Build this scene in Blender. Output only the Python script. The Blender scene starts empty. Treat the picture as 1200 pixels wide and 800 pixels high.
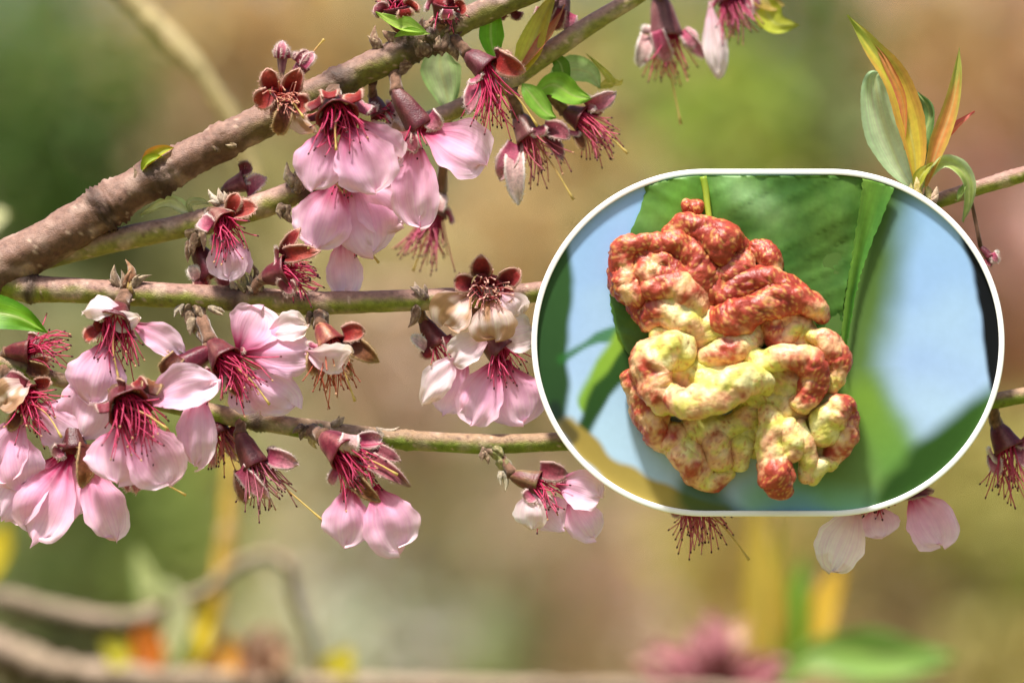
import bpy, math, random
from mathutils import Vector, Matrix, noise as mnoise
import numpy as np

# ------------------------------------------------------------------ camera, light
S = 0.00025          # metres per photo pixel in the focus plane (y = 0)
D = 1.2              # camera distance to the focus plane
ZC = 1.6             # camera height
scn = bpy.context.scene
cd = bpy.data.cameras.new('camera'); cam = bpy.data.objects.new('camera', cd)
scn.collection.objects.link(cam); scn.camera = cam
cam.location = (0, -D, ZC); cam.rotation_euler = (math.radians(90), 0, 0)
cd.sensor_width = 36; cd.lens = 36 * D / (1200 * S)
cd.clip_start = 0.05; cd.clip_end = 500
cd.dof.use_dof = True; cd.dof.focus_distance = D - 0.007
cd.dof.aperture_fstop = cd.lens / 27.0
SUN_EL, SUN_AZ = math.radians(68), math.radians(210)     # azimuth from +Y, clockwise: front left
w = bpy.data.worlds.new('World'); scn.world = w; w.use_nodes = True
nt = w.node_tree; bg = nt.nodes['Background']
sky = nt.nodes.new('ShaderNodeTexSky'); sky.sky_type = 'NISHITA'; sky.sun_disc = False
sky.sun_elevation = SUN_EL; sky.sun_rotation = SUN_AZ; sky.air_density = 1.0; sky.dust_density = 4.0
nt.links.new(sky.outputs[0], bg.inputs[0]); bg.inputs[1].default_value = 0.07
ld = bpy.data.lights.new('sun', 'SUN'); ld.energy = 3.8; ld.angle = math.radians(7); ld.color = (1.0, 0.955, 0.88)
lo = bpy.data.objects.new('sun', ld); scn.collection.objects.link(lo)
sd = Vector((math.sin(SUN_AZ) * math.cos(SUN_EL), math.cos(SUN_AZ) * math.cos(SUN_EL), math.sin(SUN_EL)))
lo.rotation_euler = sd.to_track_quat('Z', 'Y').to_euler(); lo.location = (-1, -1, 4)
scn.view_settings.view_transform = 'Standard'; scn.view_settings.look = 'None'
scn.view_settings.exposure = 1.05; scn.view_settings.gamma = 1

# ------------------------------------------------------------------ helpers
R = random.Random(7)
COL = scn.collection
def W(x, y, Y=0.0):
    k = S * (D + Y) / D
    return Vector(((x - 600) * k, Y, ZC + (400 - y) * k))
def lin(c):
    return tuple(((v / 255) / 12.92 if v / 255 < 0.04045 else ((v / 255 + 0.055) / 1.055) ** 2.4) for v in c)
def mix(a, b, t):
    t = 0 if t < 0 else 1 if t > 1 else t
    return tuple(a[i] * (1 - t) + b[i] * t for i in range(3))
def sm(a, b, x):
    t = min(1, max(0, (x - a) / (b - a))); return t * t * (3 - 2 * t)
def n3(v, sc, off=0.0):
    return mnoise.noise(Vector((v[0] * sc + off, v[1] * sc + off * .7, v[2] * sc - off)))
def mesh(name, vs, fs, mat, parent=None, cols=None, puv=None, smooth=True, loc=None):
    me = bpy.data.meshes.new(name)
    if loc is not None: vs = [Vector(v) - loc for v in vs]
    me.from_pydata([tuple(v) for v in vs], [], fs)
    if cols is not None:
        a = me.color_attributes.new('Col', 'FLOAT_COLOR', 'POINT')
        buf = np.ones((len(vs), 4), np.float32); buf[:, :3] = np.array(cols, np.float32)
        a.data.foreach_set('color', buf.ravel())
    if puv is not None:
        a = me.attributes.new('puv', 'FLOAT_VECTOR', 'POINT')
        a.data.foreach_set('vector', np.array(puv, np.float32).ravel())
    if smooth: me.polygons.foreach_set('use_smooth', [True] * len(me.polygons))
    me.materials.append(mat); me.update()
    o = bpy.data.objects.new(name, me); COL.objects.link(o)
    if loc is not None: o.location = loc
    if parent is not None:
        o.parent = parent
        if loc is None: o.location = -parent.location
        else: o.location = loc - parent.location
    return o
def tag(o, label, cat, group=None, kind=None):
    if label: o['label'] = label
    if cat: o['category'] = cat
    if group: o['group'] = group
    if kind: o['kind'] = kind
    return o
def thing(name, label, cat, loc, group=None):
    o = bpy.data.objects.new(name, None); COL.objects.link(o); o.location = loc
    o.empty_display_size = .01
    return tag(o, label, cat, group)

# ------------------------------------------------------------------ materials
def material(name, rough=.6, trans=0.0, var=.18, vscale=900, bump=0.0, bscale=2500, spec=.3, streak=0.0, sheen=0.0, bdist=.0003, detail=3, sss=0.0, tcol=None):
    m = bpy.data.materials.new(name); m.use_nodes = True; t = m.node_tree; N = t.nodes; L = t.links
    b = N['Principled BSDF']; out = N['Material Output']
    at = N.new('ShaderNodeAttribute'); at.attribute_name = 'Col'
    tc = N.new('ShaderNodeTexCoord')
    nz = N.new('ShaderNodeTexNoise'); nz.inputs['Scale'].default_value = vscale; nz.inputs['Detail'].default_value = detail
    L.new(tc.outputs['Object'], nz.inputs['Vector'])
    mr = N.new('ShaderNodeMapRange'); mr.inputs[1].default_value = .25; mr.inputs[2].default_value = .75
    mr.inputs[3].default_value = 1 - var; mr.inputs[4].default_value = 1 + var
    L.new(nz.outputs[0], mr.inputs[0])
    mul = N.new('ShaderNodeVectorMath'); mul.operation = 'SCALE'
    L.new(at.outputs['Color'], mul.inputs[0]); L.new(mr.outputs[0], mul.inputs['Scale'])
    colout = mul.outputs[0]
    hgt = None
    if streak:
        pa = N.new('ShaderNodeAttribute'); pa.attribute_name = 'puv'
        mp = N.new('ShaderNodeMapping'); mp.inputs['Scale'].default_value = (1.2, 9.0, 1.0)
        L.new(pa.outputs['Vector'], mp.inputs[0])
        sn = N.new('ShaderNodeTexNoise'); sn.inputs['Scale'].default_value = 1.6; sn.inputs['Detail'].default_value = 4
        L.new(mp.outputs[0], sn.inputs['Vector'])
        m2 = N.new('ShaderNodeMapRange'); m2.inputs[1].default_value = .3; m2.inputs[2].default_value = .7
        m2.inputs[3].default_value = 1 - streak; m2.inputs[4].default_value = 1 + streak * .6
        L.new(sn.outputs[0], m2.inputs[0])
        # the streaks act on green and blue more than on red, as veins of pigment do
        cmb = N.new('ShaderNodeCombineXYZ'); hlf = N.new('ShaderNodeMath'); hlf.operation = 'POWER'; hlf.inputs[1].default_value = .35
        L.new(m2.outputs[0], hlf.inputs[0]); L.new(hlf.outputs[0], cmb.inputs[0]); L.new(m2.outputs[0], cmb.inputs[1]); L.new(hlf.outputs[0], cmb.inputs[2])
        mm = N.new('ShaderNodeVectorMath'); mm.operation = 'MULTIPLY'
        L.new(colout, mm.inputs[0]); L.new(cmb.outputs[0], mm.inputs[1]); colout = mm.outputs[0]
        hgt = sn.outputs[0]
    L.new(colout, b.inputs['Base Color'])
    b.inputs['Roughness'].default_value = rough; b.inputs['Specular IOR Level'].default_value = spec
    if sheen:
        b.inputs['Sheen Weight'].default_value = sheen; b.inputs['Sheen Roughness'].default_value = .4
        b.inputs['Sheen Tint'].default_value = (1, .9, .85, 1)
    if sss:
        b.inputs['Subsurface Weight'].default_value = sss; b.inputs['Subsurface Radius'].default_value = (.9, .5, .3)
        b.inputs['Subsurface Scale'].default_value = .002
    if bump:
        bn = N.new('ShaderNodeBump'); bn.inputs['Strength'].default_value = bump; bn.inputs['Distance'].default_value = bdist
        if hgt is None:
            n2 = N.new('ShaderNodeTexNoise'); n2.inputs['Scale'].default_value = bscale; n2.inputs['Detail'].default_value = 4
            L.new(tc.outputs['Object'], n2.inputs['Vector']); hgt = n2.outputs[0]
        L.new(hgt, bn.inputs['Height']); L.new(bn.outputs[0], b.inputs['Normal'])
    if trans:
        tr = N.new('ShaderNodeBsdfTranslucent'); L.new(colout, tr.inputs[0])
        ms = N.new('ShaderNodeMixShader'); ms.inputs[0].default_value = trans
        L.new(b.outputs[0], ms.inputs[1]); L.new(tr.outputs[0], ms.inputs[2]); L.new(ms.outputs[0], out.inputs[0])
    return m
M = dict(
    petal=material('petal_tissue', .5, .42, .05, 500, .6, streak=.13, spec=.2, sheen=.15),
    sepal=material('sepal_tissue', .55, .2, .35, 1200, .6, 2600, .3, sheen=.15, detail=6),
    calyx=material('calyx_tissue', .42, 0, .35, 1100, .5, 2200, .4, sheen=.08, detail=6),
    stamen=material('stamen_tissue', .45, .4, .1, 900, spec=.3),
    bark=material('peach_bark', .55, 0, .32, 620, .7, 2300, .35, bdist=.0004, detail=8),
    bud=material('bud_scale', .7, 0, .35, 1500, .6, 2500, .2, sheen=.4),
    leaf=material('leaf_tissue', .42, .45, .12, 500, .5, streak=.14, spec=.4),
    gall=material('gall_tissue', .42, 0, .2, 700, .55, 1100, .45, bdist=.0005, sss=.04, detail=5),
    print_=material('printed_picture', .35, 0, .03, 300, spec=.2),
    rim=material('white_lacquer', .4, 0, .015, 200, spec=.3),
    foliage=material('far_foliage', .6, .25, .2, 9, spec=.2),
    wood=material('far_wood', .8, 0, .3, 40, spec=.1),
    dry=material('dry_stem', .7, .1, .2, 200, spec=.2),
    ground=material('meadow_soil', .9, 0, .35, 3, spec=.1, detail=8),
)

# ------------------------------------------------------------------ shape builders
def spline(pts, n):
    """Catmull-Rom through tuples of any length, n samples"""
    P = [np.array(p, float) for p in pts]
    P = [2 * P[0] - P[1]] + P + [2 * P[-1] - P[-2]]
    m = len(P) - 3; out = []
    for i in range(n):
        t = i / (n - 1) * m; k = min(int(t), m - 1); t -= k
        a, b, c, d = P[k:k + 4]
        out.append(.5 * ((2 * b) + (c - a) * t + (2 * a - 5 * b + 4 * c - d) * t * t + (3 * b - a - 3 * c + d) * t ** 3))
    return out
def frames(pts):
    fr = []; prev = None
    for i, p in enumerate(pts):
        d = (pts[min(i + 1, len(pts) - 1)] - pts[max(i - 1, 0)])
        d = d.normalized() if d.length > 1e-12 else Vector((0, 0, 1))
        if prev is None:
            a = Vector((0, -1, 0)) if abs(d.y) < .9 else Vector((0, 0, 1))
            u = (a - d * a.dot(d)).normalized()
        else:
            u = prev - d * prev.dot(d)
            u = u.normalized() if u.length > 1e-9 else d.orthogonal().normalized()
        prev = u; fr.append((d, u, d.cross(u)))
    return fr
def tube(pts, rad, sides, colf=None, disp=None, caps=True):
    """returns verts, faces, colours. pts list of Vector, rad list"""
    vs, fs, cs = [], [], []
    fr = frames(pts); n = len(pts)
    for i, p in enumerate(pts):
        d, u, v = fr[i]
        for k in range(sides):
            a = 2 * math.pi * k / sides
            nrm = u * math.cos(a) + v * math.sin(a)
            r = rad[i]
            q = p + nrm * r
            if disp: q = q + nrm * disp(q, i / (n - 1), a, r)
            vs.append(q)
            if colf: cs.append(colf(q, nrm, i / (n - 1)))
    for i in range(n - 1):
        for k in range(sides):
            a = i * sides + k; b = i * sides + (k + 1) % sides
            fs.append((a, b, b + sides, a + sides))
    if caps:
        fs.append(tuple(range(sides))[::-1]); fs.append(tuple(range((n - 1) * sides, n * sides)))
    return vs, fs, cs
def join(parts):
    vs, fs, cs = [], [], []
    for a, b, c in parts:
        o = len(vs); vs += a; fs += [tuple(i + o for i in f) for f in b]; cs += c
    return vs, fs, cs
def blade(center, hw, nrm, colf, cup=0.0, ruffle=0.0, seed=0.0, nu=20, nv=13, thick=0.0, edge=0.0, wob=.0, twist=0.0):
    """thin sheet along a centre line; hw(u)=half width; nrm=facing direction; closed sheet if thick"""
    vs, cs, uv = [], [], []
    C = [Vector(c) for c in spline(center, nu)]
    L = sum((C[i + 1] - C[i]).length for i in range(nu - 1))
    for i in range(nu):
        u = i / (nu - 1)
        d = (C[min(i + 1, nu - 1)] - C[max(i - 1, 0)]).normalized()
        nn = nrm - d * nrm.dot(d)
        nn = nn.normalized() if nn.length > 1e-6 else d.orthogonal().normalized()
        if twist: nn = Matrix.Rotation(twist * u, 3, d) @ nn
        sdir = d.cross(nn)
        h = hw(u)
        for j in range(nv):
            v = -1 + 2 * j / (nv - 1)
            e = 1 + edge * mnoise.noise(Vector((u * 9, v * 3 + seed, seed * 3.1))) if abs(v) > .8 else 1
            q = C[i] + sdir * (v * h * e) + nn * (cup * h * v * v)
            if ruffle:
                q = q + nn * (ruffle * L * (mnoise.noise(Vector((u * 2.6 + seed, v * 1.7, seed))) * (.3 + u) + .5 * mnoise.noise(Vector((u * 6, v * 4 + seed, seed + 5))) * abs(v) * u))
            if wob:
                q = q + d * (wob * L * mnoise.noise(Vector((v * 1.9 + seed, seed, 1))) * u ** 3)
            vs.append(q); cs.append(colf(u, v)); uv.append((u, v + seed, seed))
    fs = []
    for i in range(nu - 1):
        for j in range(nv - 1):
            a = i * nv + j; fs.append((a, a + 1, a + nv + 1, a + nv))
    return vs, fs, cs, uv
CAMD = Vector((0, -1, 0))

# ---- petals
PK = dict(
    pink=(lin((214, 62, 124)), lin((246, 184, 216)), lin((254, 224, 238))),
    pale=(lin((230, 128, 170)), lin((247, 196, 222)), lin((254, 228, 240))),
    deep=(lin((190, 36, 98)), lin((232, 128, 178)), lin((248, 190, 216))),
    white=(lin((240, 190, 208)), lin((252, 228, 232)), lin((255, 246, 240))),
    dusk=(lin((120, 46, 66)), lin((176, 104, 116)), lin((204, 150, 150))),
    tan=(lin((214, 140, 140)), lin((238, 206, 190)), lin((196, 148, 92))),
)
def petal_hw(u, claw=.13, peak=.6):
    if u > peak:
        t = (u - peak) / (1 - peak); return max(.02, math.sqrt(max(0, 1 - t ** 2.3)))
    t = u / peak; return claw + (1 - claw) * (t * t * (3 - 2 * t)) ** .85
def petal(parent, a, b, width, kind, bend, roll, seed, cup=.25, start=None, ruffle=.10):
    a, b = Vector(a), Vector(b)
    ax = (b - a).normalized(); n = CAMD - ax * CAMD.dot(ax)
    n = n.normalized() if n.length > .05 else Vector((0, 0, 1))
    n = Matrix.Rotation(roll, 3, ax) @ n
    L = (b - a).length
    c = [a, a.lerp(b, .33) + n * bend * L * .85, a.lerp(b, .68) + n * bend * L, b]
    base, midc, edg = PK[kind]
    def colf(u, v):
        c1 = mix(mix(lin((150, 12, 60)), base, sm(.02, .34, u) if kind in ('pink', 'pale', 'deep') else 1), midc, sm(.05, .5, u + .14 * mnoise.noise(Vector((v * 4, u * 2, seed)))))
        c1 = mix(c1, edg, sm(.45, 1.0, u) * .75 + .35 * sm(.55, 1, abs(v)) * sm(.25, .6, u))
        if kind == 'tan':
            t = sm(.1, .5, mnoise.noise(Vector((u * 3 + seed, v * 2, 2))) + .5 * u)
            c1 = mix(mix(base, lin((250, 226, 214)), sm(0, .5, u)), lin((190, 140, 84)), t * .8)
        if kind in ('white',) and u > .8 and abs(v) > .4: c1 = mix(c1, lin((226, 200, 150)), .35)
        # browning at the margin of the fading petals
        br = sm(.25, .6, mnoise.noise(Vector((u * 5 + seed * 3, v * 4, seed)))) * sm(.8, 1, max(u, abs(v) * .9))
        return mix(c1, lin((196, 150, 110)), br * .6)
    vs, fs, cs, uv = blade(c, lambda u: petal_hw(u) * width / 2, n, colf, cup * R.choice((-1, 1, 1)), ruffle, seed, 26, 19, edge=.12, wob=.16)
    return mesh('petal', vs, fs, M['petal'], parent, cs, uv)
SK = dict(
    ins=(lin((96, 8, 22)), lin((144, 38, 36)), lin((206, 168, 146))),
    org=(lin((132, 20, 22)), lin((164, 66, 50)), lin((222, 182, 164))),
    out=(lin((120, 36, 52)), lin((142, 74, 84)), lin((204, 174, 164))),
    pin=(lin((160, 60, 90)), lin((206, 140, 152)), lin((226, 206, 198))),
    brn=(lin((86, 30, 22)), lin((132, 84, 48)), lin((196, 164, 120))),
    wht=(lin((196, 150, 150)), lin((226, 206, 196)), lin((240, 232, 222))),
)
def sepal(parent, a, b, width, kind, bend, roll, seed):
    a, b = Vector(a), Vector(b); ax = (b - a).normalized()
    n = CAMD - ax * CAMD.dot(ax); n = n.normalized() if n.length > .05 else Vector((0, 0, 1))
    n = Matrix.Rotation(roll, 3, ax) @ n; L = (b - a).length
    c = [a, a.lerp(b, .4) + n * bend * L, a.lerp(b, .75) + n * bend * L * .8, b]
    base, midc, edg = SK[kind]
    def colf(u, v):
        c1 = mix(base, midc, sm(.1, .9, u + .2 * mnoise.noise(Vector((v * 3, u * 3, seed)))))
        return mix(c1, edg, .85 * sm(.72, 1, max(abs(v), (u - .1) / .9 if u > .8 else 0)))
    hw = lambda u: width / 2 * max(.04, (.86 + .2 * sm(0, .35, u)) * (1 - max(0, (u - .35) / .65) ** 2.1))
    vs, fs, cs, uv = blade(c, hw, n, colf, .35, .06, seed, 13, 9, edge=.12)
    o = mesh('sepal', vs, fs, M['sepal'], parent, cs, uv)
    md = o.modifiers.new('thickness', 'SOLIDIFY'); md.thickness = .00035; md.offset = 0
    # woolly margin: short hairs
    rr = random.Random(int(seed * 1000)); hv, hf, hc = [], [], []
    nv = 9; nu = 13
    for k in range(90):
        i = rr.randrange(1, nu - 1); j = rr.choice((0, 0, nv - 1, nv - 1, rr.randrange(nv)))
        p = vs[i * nv + j].lerp(vs[(i + 1) * nv + j], rr.random())
        side = (vs[i * nv + nv - 1] - vs[i * nv]); side = side.normalized() if side.length > 0 else n
        d = (side * (-1 if j < nv / 2 else 1) * (1 if j in (0, nv - 1) else .2) + ax * rr.uniform(-.1, .8) + n * rr.uniform(-.6, .6)).normalized()
        l = rr.uniform(1.5, 4.5) * S; wd = d.cross(CAMD); wd = wd  .normalized() * .32 * S if wd.length > .01 else ax * .2 * S
        o_ = len(hv); hv += [p - wd, p + wd, p + d * l]; hf.append((o_, o_ + 1, o_ + 2)); hc += [edg] * 3
    f = mesh('fuzz', hv, hf, M['stamen'], o, hc, smooth=False); f.location = (0, 0, 0); f['kind'] = 'stuff'
    return o

# ---- a flower: everything in photo pixels; d = pixels towards the camera
FL = []
def flower(label, Y, base, thr, Rc, petals=(), sepals=(), st=None, pist=None, att=None, cup_in='ins', cup_out=((122, 38, 52), (150, 92, 84)), group=None, name='peach_blossom', antc=(70, 22, 36), stc=((196, 14, 78), (234, 104, 146)), rough_R=.45):
    seed = len(FL) * 3.37 + 1.1
    rr = random.Random(len(FL) + 40)
    def P(x, y, d=0): return W(x, y, Y - d * S)
    bp, tp = P(*base), P(*thr)
    root = thing(name, label, 'flower', bp, group); FL.append(root)
    axis = (tp - bp).normalized(); H = (tp - bp).length; rc = Rc * S
    # calyx cup: outside wall, lip, inside wall
    prof = [(0, .28), (.12, .48), (.35, .70), (.6, .80), (.85, .93), (1, 1.05), (1.02, .98), (.8, .78), (.5, .62), (.25, .35), (.2, .05)]
    u_ = axis.orthogonal().normalized(); v_ = axis.cross(u_); vs, fs, cs = [], [], []
    ns = 20; co, cl = lin(cup_out[0]), lin(cup_out[1]); ci, cm, _ = SK[cup_in]
    for i, (h, r) in enumerate(prof):
        for k in range(ns):
            a = 2 * math.pi * k / ns; rad = rc * .84 * r * (1 + .06 * math.cos(5 * a + seed) + .05 * n3((k, i, seed), .5))
            q = bp + axis * (h * H) + (u_ * math.cos(a) + v_ * math.sin(a)) * rad; vs.append(q)
            if i <= 5: cs.append(tuple(z * .62 for z in mix(mix(co, lin((96, 8, 36)), .6), cl, .0 + .8 * n3(q, 350, seed) + .35 * (1 - h) + .35 * math.cos(5 * a + seed))))
            else: cs.append(mix(ci, cm, .1 + .3 * h))
    for i in range(len(prof) - 1):
        for k in range(ns):
            a = i * ns + k; b = i * ns + (k + 1) % ns; fs.append((a, b, b + ns, a + ns))
    fs.append(tuple(range(ns))[::-1]); fs.append(tuple(range((len(prof) - 1) * ns, len(prof) * ns)))
    mesh('calyx_cup', vs, fs, M['calyx'], root, cs)
    if att is not None:
        ap = W(att[0], att[1], att[2] if len(att) > 2 else Y)
        pts = [ap.lerp(bp + axis * .1 * H, t / 6) + Vector((0, 0, .0004 * math.sin(t / 6 * 3.1))) for t in range(7)]
        v2, f2, c2 = tube(pts, [rc * (.42 - .1 * math.sin(t / 6 * 3.14)) for t in range(7)], 10, lambda q, n, t: mix(lin((84, 58, 40)), lin((140, 104, 84)), .4 + n3(q, 900)), lambda q, t, a, r: .35 * r * n3(q, 900, seed))
        mesh('pedicel', v2, f2, M['bud'], root, c2)
    def rim(x, y, d, f):
        t = P(x, y, d); dv = t - tp; dv = dv - axis * dv.dot(axis)
        return (tp + dv.normalized() * rc * f if dv.length > 1e-7 else tp), t
    for i, p in enumerate(sepals):
        x, y, wd, d, kind = p[:5]; bend = p[5] if len(p) > 5 else .12; roll = p[6] if len(p) > 6 else rr.uniform(-.4, .4)
        a, t = rim(x, y, d, .92); sepal(root, a - axis * .1 * H, t, wd * S, kind, bend, roll, seed + i * .71)
    for i, p in enumerate(petals):
        x, y, wd, d, kind = p[:5]; bend = p[5] if len(p) > 5 else .12; roll = p[6] if len(p) > 6 else rr.uniform(-.3, .3)
        a, t = rim(x, y, d, .7)
        if len(p) > 7: a = P(*p[7])
        petal(root, a, t, wd * S, kind, bend, roll, seed + i * 1.37 + .3)
    if st:
        sx, sy, sdp, spread, n, ln = st[:6]; n = int(n * 1.75)      # aim point, spread in radians, count, length in px
        aim = (P(sx, sy, sdp) - tp).normalized(); parts, ants = [], []
        au = aim.orthogonal().normalized(); av = aim.cross(au)
        s0, s1 = lin(stc[0]), lin(stc[1])
        for k in range(n):
            a = 2 * math.pi * (k + rr.random() * .7) / n; sp = spread * (rr.random() ** .6)
            dr = (aim + (au * math.cos(a) + av * math.sin(a)) * math.tan(min(sp, 1.25))).normalized()
            start = tp - axis * .22 * H + (u_ * math.cos(a * 3.1) + v_ * math.sin(a * 3.1)) * rc * .5
            l = ln * S * rr.uniform(.62, 1.08); dr2 = (dr + Vector((rr.uniform(-.5, .5), rr.uniform(-.4, .4), -.12 + rr.uniform(-.4, .35)))).normalized()
            hook = rr.random() < .35
            pts = []
            for q in range(8):
                f = q / 7; dd = dr.lerp(dr2, f)
                pts.append(start + dd * (l * f) + (Vector((0, 0, -.18 * l * max(0, f - .7) / .3 * (1 if hook else 0)))))
            parts.append(tube(pts, [S * (.95 - .35 * q / 7) for q in range(8)], 5, lambda q, nn, t: mix(s0, s1, t ** 1.4 * .9 + rr.uniform(-.12, .12))))
            e = pts[-1]; ed = (pts[-1] - pts[-2]).normalized()
            ac = lin(antc) if rr.random() < .8 else lin((196, 150, 110))
            ants.append(tube([e - ed * 1.6 * S, e - ed * .9 * S, e, e + ed * 1.2 * S, e + ed * 1.8 * S], [S * z for z in (.3, .95, 1.2, .9, .25)], 7, lambda q, nn, t: mix(ac, lin((120, 60, 60)), rr.random() * .4)))
        v2, f2, c2 = join(parts); o = mesh('stamens', v2, f2, M['stamen'], root, c2); o['kind'] = 'stuff'
        v2, f2, c2 = join(ants); o2 = mesh('anthers', v2, f2, M['bud'], o, c2); o2.location = (0, 0, 0); o2['kind'] = 'stuff'
    if pist:
        x, y, d = pist; e = P(x, y, d); m_ = tp.lerp(e, .5) + Vector((rr.uniform(-1, 1) * 3 * S, 0, 4 * S))
        c = [Vector(q) for q in spline([tp - axis * .2 * H, m_, e], 12)]
        v2, f2, c2 = tube(c, [S * (1.9 - .9 * sm(0, .5, q / 11) + (.9 if q == 11 else .4 if q == 10 else 0)) for q in range(12)], 7, lambda q, nn, t: mix(lin((206, 120, 120)), lin((226, 202, 120)), t * 1.4))
        mesh('pistil', v2, f2, M['stamen'], root, c2)
    return root

# ---- woody branch
def branch(label, path, Yoff=0.0, top=(150, 116, 104), bot=(104, 116, 44), sides=26, nodes=(), name='peach_branch', bt0=-.28, bot2=None, bumps=.06, mat='bark', cat='branch', seedv=0.0, spots=True):
    """path: (x, y, radius px, d px towards camera). nodes: (t, strength)"""
    L = sum(math.hypot(path[i + 1][0] - path[i][0], path[i + 1][1] - path[i][1]) for i in range(len(path) - 1))
    n = max(12, int(L / 3.2))
    sp = spline(path, n); kk = (D + Yoff) / D
    pts = [W(p[0], p[1], Yoff - p[3] * S) for p in sp]; rad = [p[2] * S * kk for p in sp]
    for i in range(n):
        for t, s in nodes: rad[i] *= 1 + s * math.exp(-((i / (n - 1) - t) * L / 9) ** 2)
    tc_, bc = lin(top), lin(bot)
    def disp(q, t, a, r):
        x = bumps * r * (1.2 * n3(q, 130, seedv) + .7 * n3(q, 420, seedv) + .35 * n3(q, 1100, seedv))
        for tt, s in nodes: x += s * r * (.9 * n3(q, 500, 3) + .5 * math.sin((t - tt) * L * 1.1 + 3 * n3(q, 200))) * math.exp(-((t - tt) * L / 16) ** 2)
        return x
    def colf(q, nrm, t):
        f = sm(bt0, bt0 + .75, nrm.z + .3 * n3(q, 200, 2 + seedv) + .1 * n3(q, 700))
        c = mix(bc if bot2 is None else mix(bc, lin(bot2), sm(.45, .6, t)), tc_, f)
        if spots and n3(q, 1100, 21) > .55: c = mix(c, lin((196, 168, 146)), .7)
        if spots and n3(q, 900, 9) > .5: c = mix(c, lin((86, 52, 44)), .55)
        c = mix(c, lin((184, 156, 140)), .55 * sm(.1, .6, n3(q, 180, 5 + seedv)))
        for tt, s in nodes:
            if s > .1: c = mix(c, lin((64, 44, 34)), .9 * math.exp(-((t - tt) * L / (8 + 40 * s) + .8 * n3(q, 300, 4)) ** 2))
        return c
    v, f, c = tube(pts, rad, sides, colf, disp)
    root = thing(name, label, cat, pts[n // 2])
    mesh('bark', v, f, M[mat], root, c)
    return root
def scales(parent, items, Y=0.0):
    """small pointed bud scales: (x0,y0,x1,y1,width px,d,colour); every one is a tight pair of ragged bracts with hairs"""
    rr = random.Random(len(items) * 13 + int(items[0][0]))
    for k, it in enumerate(items):
        x0, y0, x1, y1, wd, d, col = it
        for m_ in range(2):
            an = 0 if m_ == 0 else rr.uniform(-.7, .7); f_ = 1 if m_ == 0 else rr.uniform(.55, .9)
            dx, dy = (x1 - x0) * f_, (y1 - y0) * f_
            ex, ey = x0 + dx * math.cos(an) - dy * math.sin(an), y0 + dx * math.sin(an) + dy * math.cos(an)
            sh = 0 if m_ == 0 else rr.uniform(-.4, .4) * wd
            a, b = W(x0 + sh, y0, Y - (d + m_ * 3) * S), W(ex + sh, ey, Y - (d + 2 + m_ * 5) * S)
            bow = (b - a).cross(CAMD) * rr.uniform(-.2, .2)
            pts = [a.lerp(b, t / 11) + bow * math.sin(math.pi * t / 11) for t in range(12)]
            prof = [.7, .88, .98, 1, .97, .9, .8, .68, .54, .38, .22, .05]
            cc = mix(lin(col), lin((70, 44, 32)), .25 + .35 * m_ * rr.random())
            v, f, c = tube(pts, [wd * (.46 if m_ == 0 else .34) * S * p for p in prof], 14, lambda q, n, t: mix(mix(cc, lin((50, 28, 22)), .5 - .6 * t), lin((206, 182, 150)), .9 * sm(.05, .5, n3(q, 1300, k)) * .5 + .2 * t), lambda q, t, an_, r: r * (.35 * n3(q, 700, k) + .18 * math.cos(3 * an_ + k)))
            mesh('bud_scale', v, f, M['bud'], parent, c)

# ---- leaf
def leaf(parent, path, wd, cm_, ce, Y=0.0, fold=.3, roll=0.0, ruffle=.04, name='leaf', seed=1.0, serr=.05, tip=None, peak=.4, twist=0.0, mat='leaf'):
    k_ = (D + Y) / D
    c = [W(p[0], p[1], Y - p[2] * S) for p in path]
    ax = (c[-1] - c[0]).normalized(); up_ = Vector((-.25, -1, .6)); n = up_ - ax * up_.dot(ax)
    n = n.normalized() if n.length > .05 else Vector((0, 0, 1)); n = Matrix.Rotation(roll * .6, 3, ax) @ n
    A, B = lin(cm_), lin(ce); T = lin(tip) if tip else None
    def hw(u):
        f = (u / peak) ** .75 if u < peak else (1 - ((u - peak) / (1 - peak)) ** 1.7)
        return wd * S * k_ / 2 * max(.04, f) * (1 + serr * ((u * 22) % 1 - .5))
    def colf(u, v):
        q = mix(A, B, sm(.35, 1, abs(v)) + .5 * mnoise.noise(Vector((u * 4 + seed, v * 2, seed))))
        if abs(v) < .12: q = mix(q, lin((200, 206, 130)), .45)
        if T: q = mix(q, T, sm(.4, 1, u + .25 * mnoise.noise(Vector((u * 5, v * 3, seed)))))
        return q
    vs, fs, cs, uv = blade(c, hw, n, colf, fold, ruffle, seed, 44, 13, twist=twist)
    return mesh(name, vs, fs, M[mat], parent, cs, uv)

# ================================================================== SETTING
def ground():
    vs, fs, cs = [], [], []
    n = 90; x0 = -120; y0 = -20; w_ = 240
    for i in range(n + 1):
        for j in range(n + 1):
            x = x0 + w_ * i / n; y = y0 + w_ * j / n
            vs.append(Vector((x, y, .05 * mnoise.noise(Vector((x * .2, y * .2, 0)))))); cs.append(mix(lin((92, 104, 46)), lin((132, 116, 70)), .5 + .8 * mnoise.noise(Vector((x * .15, y * .15, 4)))))
    for i in range(n):
        for j in range(n):
            a = i * (n + 1) + j; fs.append((a, a + n + 1, a + n + 2, a + 1))
    o = mesh('ground', vs, fs, M['ground'], None, cs); o['kind'] = 'structure'
ground()

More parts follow.
